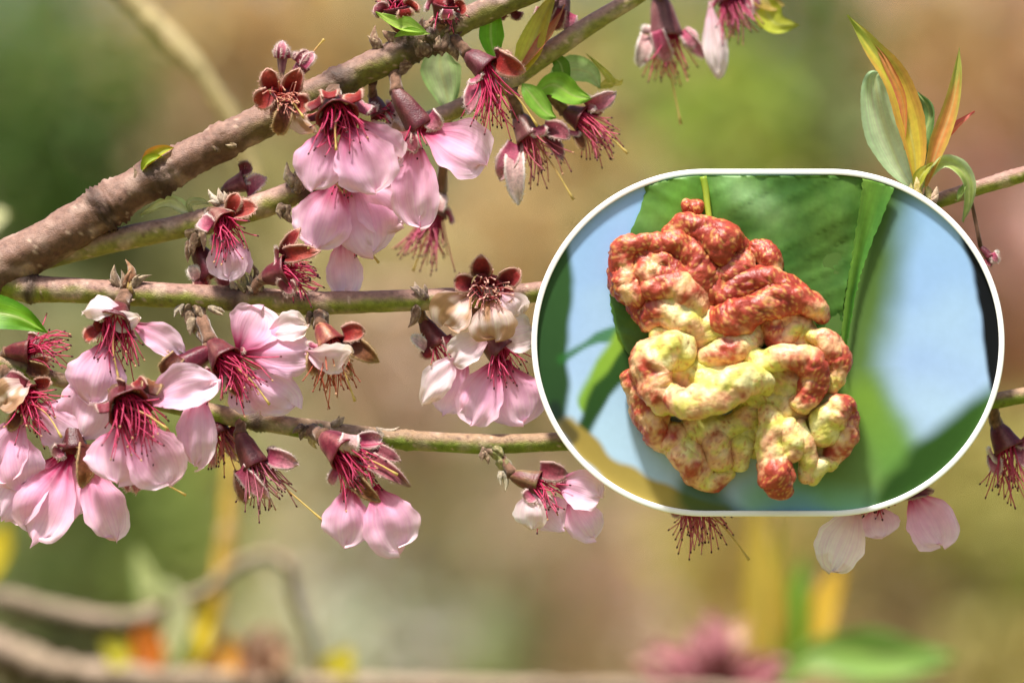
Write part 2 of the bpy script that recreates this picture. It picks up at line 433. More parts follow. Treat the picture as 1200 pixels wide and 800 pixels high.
def leaf_cloud(center, rad, n, cols, size, rr, squash=(1, 1, 1)):
    vs, fs, cs = [], [], []
    for k in range(n):
        while True:
            p = Vector((rr.uniform(-1, 1), rr.uniform(-1, 1), rr.uniform(-1, 1)))
            if .12 < p.length < 1: break
        p = p * (1 + .25 * mnoise.noise(p * 2.3 + center))
        q = center + Vector((p.x * rad * squash[0], p.y * rad * squash[1], p.z * rad * squash[2]))
        d = Vector((rr.gauss(0, 1), rr.gauss(0, 1), rr.gauss(-.2, .8))).normalized(); s_ = d.orthogonal().normalized()
        s_ = Matrix.Rotation(rr.random() * 6.28, 3, d) @ s_; up = d.cross(s_)
        l = size * rr.uniform(.6, 1.2); wd = l * rr.uniform(.22, .34)
        o = len(vs); vs += [q, q + d * l * .45 + s_ * wd + up * wd * .25, q + d * l, q + d * l * .45 - s_ * wd + up * wd * .25]
        fs.append((o, o + 1, o + 2, o + 3))
        c = rr.choice(cols); f = rr.uniform(.8, 1.2); cs += [(c[0] * f, c[1] * f, c[2] * f)] * 4
    return vs, fs, cs

BG_GAIN = 2.1
def bgc(c, rr):
    l = lin(c); g_ = sum(l) / 3; l = tuple(x * .84 + g_ * .16 for x in l); return [tuple(min(.85, x * BG_GAIN * g) for x, g in zip(l, (rr.uniform(.85, 1.15), rr.uniform(.9, 1.1), rr.uniform(.8, 1.15)))) for _ in range(6)]
def shrub(label, Y, x, clumps, size=.045, name='background_shrub', cat='shrub'):
    """clumps: (px, py, radius px, sRGB)"""
    rr = random.Random(int(x * 7 + Y * 100))
    foot = W(x, 400, Y); foot.z = -.02
    root = thing(name, label, cat, foot, 'shrubs far behind the blossoms')
    k = S * (D + Y) / D
    top = max(W(c[0], c[1], Y).z for c in clumps)
    pts = [foot + Vector((.03 * math.sin(t * 1.3 + x), .02 * math.cos(t * 1.7), (top - foot.z) * t / 10)) for t in range(11)]
    parts = [tube(pts, [.022 - .0016 * t for t in range(11)], 8, lambda q, n, t: lin((112, 92, 76)))]
    for (cx, cy, r, c) in clumps:
        q = W(cx, cy, Y); j = max(0, min(9, int((q.z - foot.z - .35) / (top - foot.z) * 10)))
        a = pts[j]; parts.append(tube([a, a.lerp(q, .5) + Vector((0, 0, -.04)), q], [.011, .008, .004], 6, lambda q, n, t: lin((112, 92, 76))))
    v, f, c = join(parts); mesh('stem', v, f, M['wood'], root, c)
    for (cx, cy, r, c) in clumps:
        yy = Y + rr.uniform(-.2, .2); q = W(cx, cy, yy)
        v, f, cc = leaf_cloud(q, r * k, 330, bgc(c, rr), size, rr)
        mesh('foliage', v, f, M['foliage'], root, cc, smooth=False)
    # lower skirt of leaves down to the ground
    for t in (.25, .55, .85):
        z = (ZC - .8) * t; q = Vector((foot.x, foot.y, z))
        v, f, cc = leaf_cloud(q, .28, 160, bgc(clumps[-1][3], rr), size * 1.3, rr); mesh('foliage', v, f, M['foliage'], root, cc, smooth=False)

# ---- hedge that closes the view
rr = random.Random(3)
for i in range(9):
    hx = -3.2 + i * .8
    foot = Vector((hx, 8.2 + .2 * math.sin(i * 2), -.02))
    t = thing('hedge_bush', 'dense leafy bush in the hedge that closes the view behind all shrubs', 'bush', foot, 'bushes of the hedge far behind')
    hc = [(128, 118, 66), (112, 116, 56), (146, 122, 92), (134, 122, 74), (110, 112, 60), (150, 124, 96), (140, 118, 84), (118, 116, 52), (132, 112, 60)][i]
    v, f, c = leaf_cloud(foot + Vector((0, 0, 1.45)), .72, 2600, bgc(hc, rr), .09, rr, (.85, .6, 2.0)); mesh('foliage', v, f, M['foliage'], t, c, smooth=False)
    v, f, c = tube([foot, foot + Vector((.02, 0, .8)), foot + Vector((0, .03, 1.6))], [.05, .04, .02], 8, lambda q, n, t: lin((100, 84, 70))); mesh('stem', v, f, M['wood'], t, c)

shrub('dark green shrub far behind the thick brown branch', 4.6, 40, [(-20, 20, 130, (84, 104, 52)), (70, 90, 120, (62, 84, 26)), (55, 190, 100, (58, 84, 26)), (-40, 160, 110, (80, 100, 50)), (20, 330, 120, (96, 106, 66)), (120, 270, 90, (96, 100, 62))])
shrub('mixed green and grey shrub far behind the lowest hanging petals', 4.2, 120, [(60, 450, 120, (110, 112, 74)), (190, 560, 95, (104, 118, 44)), (60, 660, 110, (112, 124, 70)), (200, 660, 90, (104, 120, 48)), (110, 790, 120, (96, 100, 74)), (-20, 780, 110, (92, 88, 62))])
shrub('orange brown shrub far behind the upright dark red blossom', 5.0, 260, [(210, 60, 100, (140, 116, 76)), (320, 50, 110, (150, 118, 58)), (220, 150, 95, (134, 112, 82)), (420, 40, 90, (144, 122, 72)), (300, 240, 110, (122, 116, 70)), (190, 330, 100, (112, 114, 74)), (330, 420, 110, (118, 116, 82))])
shrub('greyish mauve shrub far behind the middle twig', 4.7, 470, [(470, 420, 115, (154, 128, 112)), (430, 310, 100, (140, 126, 88)), (580, 280, 110, (150, 128, 84)), (420, 560, 110, (158, 146, 116)), (520, 600, 110, (172, 146, 122)), (440, 730, 120, (146, 144, 132)), (310, 640, 90, (156, 146, 104)), (330, 770, 90, (146, 136, 110))])
shrub('pinkish brown shrub far behind the picture panel', 5.2, 650, [(660, 170, 110, (152, 130, 74)), (640, 60, 100, (140, 128, 80)), (660, 400, 140, (150, 124, 92)), (640, 640, 110, (174, 146, 124)), (700, 740, 110, (178, 144, 132)), (560, 740, 90, (142, 150, 108)), (780, 680, 100, (160, 148, 92))])
shrub('bright green shrub far behind the hanging spent blossoms', 4.4, 840, [(790, 60, 100, (124, 124, 58)), (860, 140, 100, (106, 124, 34)), (930, 40, 110, (64, 82, 18)), (960, 150, 90, (104, 106, 62)), (830, 330, 150, (120, 120, 60)), (860, 640, 100, (164, 146, 78)), (900, 760, 100, (160, 140, 90))])
shrub('mauve shrub far behind the leafy shoot', 4.9, 1090, [(1060, 60, 100, (138, 112, 62)), (1120, 150, 110, (176, 136, 120)), (1190, 60, 100, (140, 110, 72)), (1190, 260, 110, (180, 140, 130)), (1060, 250, 110, (150, 124, 92)), (1080, 420, 140, (146, 120, 90)), (1190, 400, 90, (168, 128, 102))])
shrub('olive shrub far behind the lowest pale petals', 4.5, 1120, [(1040, 640, 110, (150, 146, 88)), (1170, 560, 100, (130, 122, 62)), (1170, 680, 110, (124, 132, 46)), (1070, 740, 100, (164, 144, 112)), (1180, 780, 90, (134, 128, 72)), (980, 760, 90, (126, 122, 62))])

# ================================================================== BRANCHES
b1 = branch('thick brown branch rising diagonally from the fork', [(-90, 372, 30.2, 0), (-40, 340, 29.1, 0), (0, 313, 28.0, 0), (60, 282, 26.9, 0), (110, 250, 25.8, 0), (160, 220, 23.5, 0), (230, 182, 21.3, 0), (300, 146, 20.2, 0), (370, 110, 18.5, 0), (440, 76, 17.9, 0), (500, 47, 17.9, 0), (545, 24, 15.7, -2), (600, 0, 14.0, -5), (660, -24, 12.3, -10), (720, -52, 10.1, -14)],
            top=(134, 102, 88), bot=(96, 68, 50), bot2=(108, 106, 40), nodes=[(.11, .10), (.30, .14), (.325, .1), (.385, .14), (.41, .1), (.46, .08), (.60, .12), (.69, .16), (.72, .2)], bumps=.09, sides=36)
scales(b1, [(144, 226, 158, 202, 15, 8, (98, 80, 62)), (150, 222, 172, 198, 12, 11, (128, 104, 84)), (138, 234, 148, 210, 12, 12, (104, 80, 60)), (164, 210, 170, 188, 9, 9, (170, 130, 100)),
            (500, 62, 486, 40, 20, 12, (104, 72, 56)), (512, 60, 524, 36, 18, 14, (96, 66, 50)), (522, 52, 536, 72, 16, 12, (110, 84, 62)), (496, 40, 508, 18, 15, 10, (120, 80, 66)), (532, 40, 540, 20, 16, 8, (92, 60, 44)), (470, 50, 448, 36, 17, 4, (116, 74, 62)), (446, 58, 440, 30, 13, 4, (130, 92, 76)), (480, 66, 466, 92, 16, 6, (104, 70, 54)),
            (255, 178, 250, 164, 11, 14, (110, 86, 62)), (276, 170, 262, 158, 9, 15, (126, 108, 70)), (240, 190, 226, 178, 13, 12, (116, 96, 78))])
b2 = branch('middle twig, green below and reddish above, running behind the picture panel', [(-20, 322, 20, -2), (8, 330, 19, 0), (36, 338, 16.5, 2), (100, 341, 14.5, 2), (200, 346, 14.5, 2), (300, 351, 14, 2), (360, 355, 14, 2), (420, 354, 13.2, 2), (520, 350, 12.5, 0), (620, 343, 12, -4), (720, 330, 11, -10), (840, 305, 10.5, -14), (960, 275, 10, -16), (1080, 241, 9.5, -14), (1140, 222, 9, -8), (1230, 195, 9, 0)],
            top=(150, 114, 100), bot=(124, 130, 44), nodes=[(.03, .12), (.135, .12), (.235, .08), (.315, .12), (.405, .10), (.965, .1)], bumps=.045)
scales(b2, [(142, 340, 134, 310, 12, 10, (120, 96, 76)), (150, 338, 147, 304, 13, 12, (150, 90, 50)), (156, 338, 178, 322, 9, 12, (168, 150, 128)), (134, 336, 130, 318, 8, 9, (128, 104, 84)), (146, 350, 158, 342, 8, 16, (150, 130, 108)), (152, 344, 150, 318, 8, 15, (190, 160, 60)),
            (286, 342, 284, 316, 12, 10, (150, 150, 96)), (294, 344, 290, 322, 9, 14, (96, 92, 84)), (304, 340, 300, 322, 11, 12, (186, 176, 150)), (276, 338, 270, 328, 9, 9, (196, 186, 166)), (298, 336, 292, 306, 8, 8, (80, 58, 44)),
            (366, 366, 362, 384, 13, 10, (112, 100, 76)), (376, 364, 384, 386, 12, 12, (86, 70, 60)), (370, 372, 372, 392, 11, 14, (160, 150, 70)),
            (487, 358, 478, 384, 13, 8, (110, 74, 60)), (496, 346, 486, 330, 10, 10, (170, 150, 140)), (500, 350, 480, 336, 9, 12, (140, 120, 120)),
            (224, 356, 212, 372, 11, 6, (146, 128, 104)), (232, 358, 240, 384, 14, 8, (128, 104, 80)), (244, 360, 264, 366, 10, 10, (190, 176, 150)), (214, 356, 204, 372, 8, 9, (196, 188, 168)), (232, 372, 238, 404, 16, 8, (178, 160, 132)), (222, 364, 228, 392, 14, 5, (110, 80, 60))])
b4 = branch('pinkish green twig passing behind the thick branch and the large pink petals', [(40, 306, 13, -12), (120, 285, 14, -14), (200, 268, 14, -14), (270, 252, 14.5, -10), (335, 230, 15, -8), (400, 196, 12, -20), (470, 156, 11, -30), (540, 126, 11, -40), (590, 100, 11.5, -40), (640, 64, 12.5, -40), (700, 24, 11, -40), (760, -12, 9, -40), (800, -40, 8, -40)],
            top=(166, 130, 116), bot=(132, 130, 56), nodes=[(.21, .1), (.36, .2)], bumps=.05)
scales(b4, [(350, 226, 350, 196, 18, 6, (128, 108, 84)), (344, 218, 336, 190, 13, 8, (200, 184, 158)), (336, 240, 344, 262, 14, 8, (110, 90, 72)), (222, 262, 226, 292, 20, -8, (84, 62, 48)), (232, 270, 226, 300, 12, -4, (106, 76, 60)), (222, 282, 220, 308, 10, -6, (116, 84, 66)), (258, 240, 244, 222, 10, 10, (226, 214, 196)), (262, 238, 256, 220, 9, 12, (214, 196, 176))], 0)
b3 = branch('lowest green twig with an olive underside leading behind the picture panel', [(-30, 420, 9, 4), (20, 430, 9.5, 4), (70, 445, 9, -8), (160, 465, 10, -14), (240, 482, 11, -12), (300, 493, 11, -6), (360, 502, 11.5, -2), (430, 511, 11.5, 0), (500, 517, 11.5, 0), (570, 520, 11.5, 0), (640, 518, 11, -4), (740, 512, 10.5, -10), (860, 504, 10, -14), (1000, 494, 10, -14), (1100, 482, 9.5, -10), (1160, 471, 9.5, -4), (1240, 455, 9.5, 0)],
            top=(150, 120, 92), bot=(112, 128, 40), nodes=[(.315, .2), (.48, .1)], bumps=.045)
scales(b3, [(362, 500, 352, 516, 14, 9, (90, 70, 62)), (372, 498, 376, 514, 12, 12, (150, 160, 80)), (366, 506, 372, 526, 9, 14, (196, 180, 110)), (390, 498, 404, 488, 10, 5, (196, 176, 150)), (440, 502, 468, 500, 7, 4, (200, 184, 164)),
            (570, 524, 584, 540, 15, 4, (136, 108, 88)), (576, 526, 592, 548, 13, 6, (150, 160, 84)), (584, 538, 598, 556, 16, 5, (168, 172, 104)), (588, 552, 592, 576, 9, 8, (208, 200, 176)), (564, 530, 572, 544, 9, 9, (140, 112, 92))])

# ================================================================== BLOSSOMS
# 1 upright petal-less one on the thick branch
flower('petal-less rusty red blossom standing on the thick branch, looking outward', -.004, (322, 136, 4), (334, 110, 22), 19,
       petals=[(368, 152, 34, 14, 'tan', .2, .9, (344, 116, 26))],
       sepals=[(313, 80, 22, 26, 'org', .12, 0), (352, 80, 23, 26, 'org', .12, 0), (300, 124, 24, 24, 'org', .12, 0), (326, 158, 20, 20, 'brn', .2, 0), (362, 126, 26, 26, 'org', .15, 0)],
       st=(345, 105, 60, .9, 22, 24), pist=(356, 138, 40), att=(320, 142, 0), stc=((190, 60, 50), (238, 190, 170)), antc=(200, 130, 110))
flower('closed pinkish grey bud with a projecting yellow style above the rusty red blossom', .004, (338, 98, 0), (356, 76, 2), 11,
       sepals=[(368, 62, 13, 6, 'pin', .1), (362, 60, 12, 8, 'out', .1), (352, 62, 11, 3, 'pin', .1)], pist=(380, 46, 4), att=(330, 118, 0), cup_out=((170, 90, 110), (206, 150, 150)), name='peach_bud')
flower('slim upright grey pink bud above the rusty red blossom', .004, (330, 88, 0), (331, 66, 2), 8,
       sepals=[(331, 48, 12, 6, 'pin', .15), (327, 52, 9, 8, 'pin', .1), (335, 54, 9, 4, 'pin', .1)], att=(328, 120, 0), cup_out=((176, 100, 122), (206, 160, 160)), name='peach_bud')
# 2 large pink pair
flower('large pink blossom with a dark crimson heart and red stamens under the thick branch', -.012, (390, 116, 0), (396, 138, 30), 29,
       petals=[(366, 224, 62, 14, 'pink', .10, .15, (384, 146, 14)), (440, 226, 76, 22, 'pink', .12, -.2, (405, 146, 16)), (470, 190, 50, -6, 'pale', .1, .2, (420, 140, 4))],
       sepals=[(370, 118, 22, 26, 'ins', .15), (386, 110, 20, 22, 'org', .15), (416, 110, 24, 22, 'org', .2), (428, 122, 20, 10, 'pin', .2), (366, 134, 16, 18, 'ins', .1)],
       st=(410, 190, 34, .95, 24, 46), pist=(394, 176, 44), att=(392, 104, .0))
flower('pale pink blossom of two broad petals hanging below the dark crimson heart', -.004, (400, 180, -10), (405, 206, 0), 16,
       petals=[(366, 292, 74, 10, 'pink', .12, .2), (436, 293, 82, 6, 'pink', .1, -.15), (470, 262, 70, -8, 'pale', .1, -.1)],
       sepals=[(404, 226, 12, 16, 'brn', .1)], st=(420, 250, 20, .5, 7, 40), att=(402, 170, .004))
flower('blossom with one long narrow petal hanging just above the middle twig', .004, (404, 248, 0), (408, 272, 4), 14,
       petals=[(405, 348, 44, 6, 'pale', .05, 0)], sepals=[(404, 262, 14, 10, 'out'), (420, 286, 11, 8, 'out'), (396, 284, 11, 8, 'ins')],
       st=(424, 300, 10, .6, 8, 36), pist=(444, 308, 16), att=(404, 236, .004))
flower('pink blossom seen from the side with a long dark calyx and one wide right petal', -.006, (462, 104, 0), (494, 150, 6), 21,
       petals=[(572, 196, 70, 14, 'pink', .16, -.25, (494, 152, 12)), (492, 266, 58, 4, 'pink', .08, .2, (488, 158, 8))],
       sepals=[(517, 150, 22, 18, 'pin', .2, .4), (474, 172, 18, 16, 'out', .1), (487, 180, 18, 20, 'out', .1), (505, 140, 16, 0, 'out')],
       st=(486, 200, 16, .3, 8, 48), att=(462, 84, .0), cup_out=((112, 44, 52), (140, 92, 84)))
flower('cream and grey withered blossom tucked between the two largest pink blossoms', .006, (436, 112, -4), (446, 136, 2), 15,
       petals=[(470, 170, 34, 6, 'tan', .2), (452, 168, 26, 8, 'white', .2)], sepals=[(432, 122, 16, 10, 'pin'), (462, 124, 16, 6, 'pin'), (470, 142, 16, 6, 'wht')], st=(466, 140, 10, .7, 8, 22), att=(436, 96, .002))
# left small ones under the thick branch
flower('orange hearted blossom with a single small lower petal under the thick branch', -.004, (248, 248, 0), (264, 262, 16), 19,
       petals=[(268, 326, 50, 10, 'pale', .05, .1), (290, 318, 26, 2, 'pink', .05, .2)], sepals=[(278, 226, 18, 20, 'org', .1), (302, 244, 22, 20, 'org', .15), (234, 258, 20, 14, 'pin', .15), (254, 290, 14, 14, 'pin', .1)],
       st=(284, 300, 26, .7, 20, 44), att=(240, 252, .003), cup_in='org', cup_out=((196, 120, 110), (220, 180, 160)))
flower('pink flushed bud with white sepal tips between the thick branch and the twig behind it', .006, (262, 222, 0), (288, 212, 4), 15,
       sepals=[(312, 208, 20, 8, 'pin', .2), (300, 222, 18, 8, 'pin', .2), (296, 198, 18, 4, 'out', .2)], att=(258, 250, .004), cup_out=((198, 110, 122), (220, 160, 160)), name='peach_bud')
flower('dark maroon spent calyx hanging behind the orange hearted blossom', .006, (228, 286, 0), (250, 322, 4), 20,
       sepals=[(264, 338, 18, 8, 'out'), (240, 340, 18, 10, 'ins'), (222, 312, 14, 8, 'wht'), (268, 322, 16, 4, 'ins')], att=(228, 266, .003), cup_out=((86, 20, 34), (120, 50, 56)))
flower('wide open spent crimson blossom lying on the middle twig, stamens pointing away from the fork', -.006, (308, 326, 0), (338, 316, 12), 21,
       sepals=[(352, 267, 15, 14, 'ins', .1), (376, 294, 20, 24, 'org', .3), (330, 340, 24, 22, 'out', .1), (346, 342, 20, 22, 'out', .1), (322, 300, 22, 16, 'pin', .1)],
       st=(376, 324, 16, .6, 26, 42), pist=(362, 290, 30), att=(298, 338, -.003))
# 3 left hand cluster below the middle twig
flower('pink blossom with a white folded top petal hanging under the bud on the middle twig', -.010, (142, 358, 0), (132, 382, 26), 26,
       petals=[(96, 366, 34, 22, 'white', .25, .7, (150, 366, 20)), (164, 372, 30, 20, 'white', .2, .6, (118, 364, 18)), (214, 414, 36, 6, 'pale', .1, -.3, (152, 378, 10)), (104, 474, 74, 12, 'pale', .12, .1, (128, 396, 12)), (96, 512, 76, -2, 'pale', .05, 0, (120, 420, 2))],
       sepals=[(100, 400, 18, 16, 'org', .1), (158, 392, 14, 12, 'out'), (120, 366, 16, 22, 'wht')],
       st=(140, 440, 22, .6, 26, 54), pist=(139, 444, 36), att=(148, 344, -.002))
flower('broad pink blossom with a crimson heart and dark tipped stamens, fully open', -.016, (138, 460, 0), (152, 480, 34), 31,
       petals=[(138, 566, 86, 18, 'pink', .12, .1, (146, 492, 14)), (198, 566, 72, 14, 'pink', .10, -.1, (156, 492, 14)), (252, 446, 54, 10, 'pale', .12, -.3, (164, 474, 12)), (230, 546, 52, 4, 'pale', .14, .3, (236, 452, 4))],
       sepals=[(122, 474, 18, 24, 'out', .2), (178, 446, 22, 12, 'brn', .15), (140, 452, 18, 18, 'ins'), (160, 446, 16, 14, 'ins')],
       st=(178, 520, 40, .85, 34, 56), pist=(196, 502, 48), att=(130, 450, .002))
flower('blossom with a dried tan top petal and a pale lower petal beside the left leaf', -.008, (10, 456, -2), (34, 468, 10), 22,
       petals=[(2, 476, 40, 22, 'tan', .3, .3, (36, 448, 14)), (92, 508, 66, 4, 'pale', .1, 0), (26, 578, 66, 14, 'pale', .12, .1, (14, 496, 10)), (-10, 560, 60, 8, 'pale', .1)],
       sepals=[(60, 446, 16, 8, 'org', .1), (10, 504, 16, 18, 'brn', .1), (6, 440, 20, 10, 'out')],
       st=(66, 500, 30, .75, 24, 50), pist=(72, 512, 36), att=(4, 430, -.001))
flower('drooping pink blossom of two spread petals and a brown calyx, lowest in its cluster', -.008, (84, 494, -4), (88, 528, 6), 19,
       petals=[(40, 634, 74, 12, 'pink', .10, .15, (82, 534, 8)), (136, 634, 52, 10, 'pink', .12, -.2, (98, 536, 8)), (86, 606, 60, 4, 'pink', .08, .1), (6, 608, 60, 2, 'pale', .1, .2, (66, 536, 2))],
       sepals=[(95, 572, 22, 20, 'brn', .15), (114, 552, 16, 12, 'brn', .15), (62, 534, 18, 16, 'pin', .2), (72, 520, 14, 14, 'out')], att=(86, 452, .002), cup_out=((88, 34, 30), (120, 70, 56)))
flower('spent red blossom pointing sideways out from under the left leaf', -.002, (6, 412, 0), (36, 412, 6), 18,
       sepals=[(58, 434, 20, 12, 'brn', .15), (46, 398, 14, 8, 'pin', .1), (60, 420, 14, 10, 'org')], st=(84, 398, 8, .5, 20, 52), att=(0, 424, 0), cup_out=((120, 32, 40), (160, 84, 74)))
flower('small magenta tuft of a withered blossom below the broad open one', .0, (156, 520, 0), (160, 556, 4), 14,
       sepals=[(150, 576, 14, 10, 'pin', .2), (172, 572, 14, 8, 'pin', .2), (160, 578, 14, 12, 'pin', .2)], st=(168, 580, 12, .9, 18, 18), pist=(218, 580, 6), att=(158, 468, .003), cup_out=((170, 60, 100), (190, 100, 130)))
# centre
flower('fat purple red unopened bud lying beside the broad open blossom', -.010, (250, 408, 0), (212, 432, 6), 20,
       sepals=[(192, 440, 20, 12, 'brn', .3), (196, 446, 16, 6, 'out', .3), (194, 428, 16, 8, 'org', .3)], att=(238, 392, -.002), cup_out=((116, 24, 48), (150, 60, 76)), name='peach_bud')
flower('wide pink blossom under the middle twig with petals on both sides of its red stamens', -.008, (246, 400, 0), (266, 424, 22), 23,
       petals=[(306, 364, 62, 2, 'pink', .1, .1), (360, 380, 36, 10, 'white', .2, -.2, (312, 392, 8)), (370, 412, 62, 14, 'pink', .12, -.2, (284, 414, 10)), (344, 474, 56, 2, 'pale', .1, .1, (276, 436, 8)), (304, 484, 50, -2, 'pale', .1, .2)],
       sepals=[(256, 456, 18, 20, 'out', .2), (244, 440, 16, 18, 'out'), (284, 466, 13, 8, 'brn'), (284, 406, 16, 18, 'out', .2)], st=(306, 458, 26, .7, 28, 58), pist=(316, 474, 30), att=(236, 376, -.002))
flower('shaggy blossom with one white petal and fiery red stamens hanging under the middle twig', -.010, (374, 380, 0), (388, 404, 10), 20,
       petals=[(414, 412, 40, 22, 'white', .3, .4, (358, 412, 16))],
       sepals=[(428, 388, 22, 12, 'org', .2), (444, 424, 22, 10, 'brn', .15), (366, 440, 22, 18, 'brn', .15), (412, 440, 18, 16, 'brn'), (372, 404, 22, 12, 'pin', .2)],
       st=(396, 446, 14, .62, 32, 58), pist=(416, 470, 20), att=(373, 366, -.001), stc=((170, 36, 40), (220, 130, 100)), antc=(150, 80, 60), cup_out=((190, 90, 80), (216, 150, 110)))
flower('spent dusky blossom hanging beneath the start of the lowest twig with a long yellow style', -.004, (280, 506, -4), (300, 546, 6), 20,
       sepals=[(350, 544, 22, 14, 'pin', .2), (288, 590, 18, 14, 'brn', .1), (316, 584, 20, 16, 'pin', .1), (326, 532, 18, 4, 'out', .2)],
       st=(328, 594, 14, .55, 24, 62), pist=(380, 611, 18), att=(282, 490, .002), stc=((176, 60, 96), (214, 150, 160)))
flower('frayed tuft of pale red stamens tucked behind the broad open blossom', .004, (248, 482, 0), (258, 508, 4), 15,
       sepals=[(252, 548, 14, 8, 'pin', .1), (286, 516, 16, 6, 'out', .1), (276, 540, 14, 6, 'pin')], st=(270, 540, 10, .7, 18, 46), pist=(292, 556, 16), att=(246, 482, .003), stc=((190, 70, 84), (226, 160, 140)))
flower('two-petalled pink blossom with crimson centre hanging from the lowest twig', -.010, (378, 510, 2), (406, 532, 24), 26,
       petals=[(404, 640, 60, 14, 'pink', .16, .1, (412, 566, 8)), (468, 648, 66, 16, 'pink', .16, -.15, (440, 568, 8))],
       sepals=[(448, 514, 20, 10, 'pin', .2), (480, 570, 20, 22, 'out', .2), (446, 588, 20, 20, 'brn', .15), (408, 530, 22, 26, 'wht', .3), (470, 540, 18, 14, 'out'), (388, 568, 12, 8, 'pin')],
       st=(446, 568, 26, .6, 30, 54), pist=(466, 556, 36), att=(366, 506, -.001), cup_out=((146, 44, 64), (190, 110, 110)))
flower('small pale pink blossom on a green stalk, last on the lowest twig before the panel', -.004, (598, 556, 0), (632, 566, 8), 17,
       petals=[(624, 618, 40, 10, 'white', .15, .2, (622, 574, 8)), (660, 618, 46, 6, 'pale', .12, .1), (702, 582, 50, 12, 'pale', .2, -.2, (652, 566, 8)), (698, 632, 46, 6, 'pale', .12, -.1, (664, 580, 4))],
       sepals=[(666, 556, 22, 14, 'out', .2), (616, 586, 18, 14, 'pin', .2), (650, 590, 14, 16, 'pin')], st=(668, 594, 20, .55, 16, 46), att=(582, 530, .0), cup_out=((150, 70, 70), (160, 140, 90)))
# flowers at the panel's edge
flower('petal-less dark red blossom with tan shrivelled petals sitting on the middle twig', .002, (568, 350, 0), (572, 336, 22), 22,
       petals=[(520, 380, 52, 18, 'tan', .2, .2, (552, 344, 20)), (580, 398, 56, 24, 'tan', .25, 0, (574, 352, 24)), (612, 366, 34, 16, 'white', .2, 0)],
       sepals=[(564, 298, 24, 28, 'ins', .15, 0), (610, 316, 24, 26, 'ins', .15, 0), (532, 330, 22, 22, 'ins', .15, 0), (604, 346, 18, 26, 'ins', .1, 0)],
       st=(574, 330, 80, .95, 24, 26), att=(570, 352, .001), antc=(226, 176, 160), stc=((170, 40, 50), (232, 180, 170)))
flower('large pink blossom with ragged white upper petals touching the panel rim', .004, (560, 386, 0), (590, 414, 12), 22,
       petals=[(552, 498, 56, 12, 'pink', .12, .15, (584, 420, 10)), (614, 500, 76, 8, 'pink', .12, -.1, (592, 422, 8)), (498, 470, 40, 10, 'white', .2, .3, (540, 412, 10)), (528, 424, 40, 16, 'white', .3, .2, (574, 396, 14)), (626, 386, 46, 6, 'white', .2, 0, (576, 400, 12)), (520, 484, 46, 2, 'pale', .1, .2, (548, 420, 4))],
       sepals=[(612, 402, 16, 12, 'ins')], st=(602, 450, 22, .75, 22, 42), att=(556, 352, .002))
flower('dark red calyx with faded tips dangling from the middle twig beside the large ragged blossom', .004, (494, 372, 0), (514, 404, 2), 17,
       sepals=[(530, 414, 14, 8, 'out'), (504, 420, 14, 8, 'ins'), (482, 394, 14, 8, 'wht')], st=(534, 440, 6, .3, 9, 46), att=(486, 354, .001), cup_out=((108, 28, 38), (150, 80, 70)))
# top right cluster
flower('dark crimson spent blossom with long drooping stamens at the knotted top of the thick branch', -.006, (546, 62, 2), (572, 82, 12), 20,
       sepals=[(560, 96, 18, 22, 'pin', .15), (616, 84, 26, 20, 'org', .25), (550, 134, 18, 14, 'pin', .1), (588, 66, 20, 12, 'out', .2), (600, 76, 22, 8, 'ins', .1)],
       st=(588, 128, 16, .42, 26, 72), pist=(630, 148, 22), att=(532, 46, -.002), cup_out=((112, 40, 54), (150, 96, 100)))
flower('dusty mauve spent blossom with one long pointed tongue hanging below the leaf tuft', .012, (606, 134, 0), (622, 162, 8), 21,
       sepals=[(608, 240, 24, 14, 'wht', .15, .2), (586, 212, 24, 8, 'pin', .15), (668, 162, 22, 10, 'out', .2), (660, 188, 16, 8, 'out'), (634, 160, 18, 20, 'pin', .2)],
       st=(646, 200, 12, .5, 20, 56), pist=(672, 234, 12), att=(598, 104, .010), cup_out=((150, 100, 96), (180, 140, 124)), stc=((196, 60, 90), (220, 140, 150)))
flower('crimson spent blossom pointing outward on the outer side of the leaf tuft', .014, (660, 130, 0), (682, 140, 6), 18,
       sepals=[(722, 108, 20, 10, 'pin', .2), (696, 118, 20, 8, 'pin', .2), (672, 160, 14, 8, 'pin', .1), (684, 176, 13, 6, 'brn', .1), (706, 132, 16, 4, 'ins', .1)],
       st=(716, 162, 6, .45, 24, 56), pist=(736, 180, 8), att=(640, 112, .012), stc=((196, 40, 84), (226, 130, 150)))
flower('soft focus drooping blossom with a brown hollow cup and yellow style', .045, (772, -8, 0), (780, 44, 8), 24,
       sepals=[(748, 78, 20, 12, 'wht', .2), (760, 30, 16, 12, 'wht', .2), (812, 58, 20, 8, 'pin', .2), (830, 68, 16, 4, 'pin', .1), (784, 74, 20, 14, 'pin', .1)],
       st=(786, 100, 6, .28, 22, 62), pist=(798, 146, 8), cup_out=((150, 96, 90), (170, 120, 110)), att=(776, -24, .03))
flower('soft focus magenta blossom with one white tear shaped petal', .045, (850, -22, 0), (858, 2, 6), 20,
       petals=[(842, 88, 30, 8, 'white', .1, .1, (832, 2, 6))], sepals=[(836, 0, 16, 8, 'pin'), (890, 10, 16, 6, 'pin'), (880, 20, 16, 8, 'pin')], st=(866, 40, 8, .6, 28, 50), att=(846, -40, .04), stc=((200, 60, 104), (226, 130, 160)))
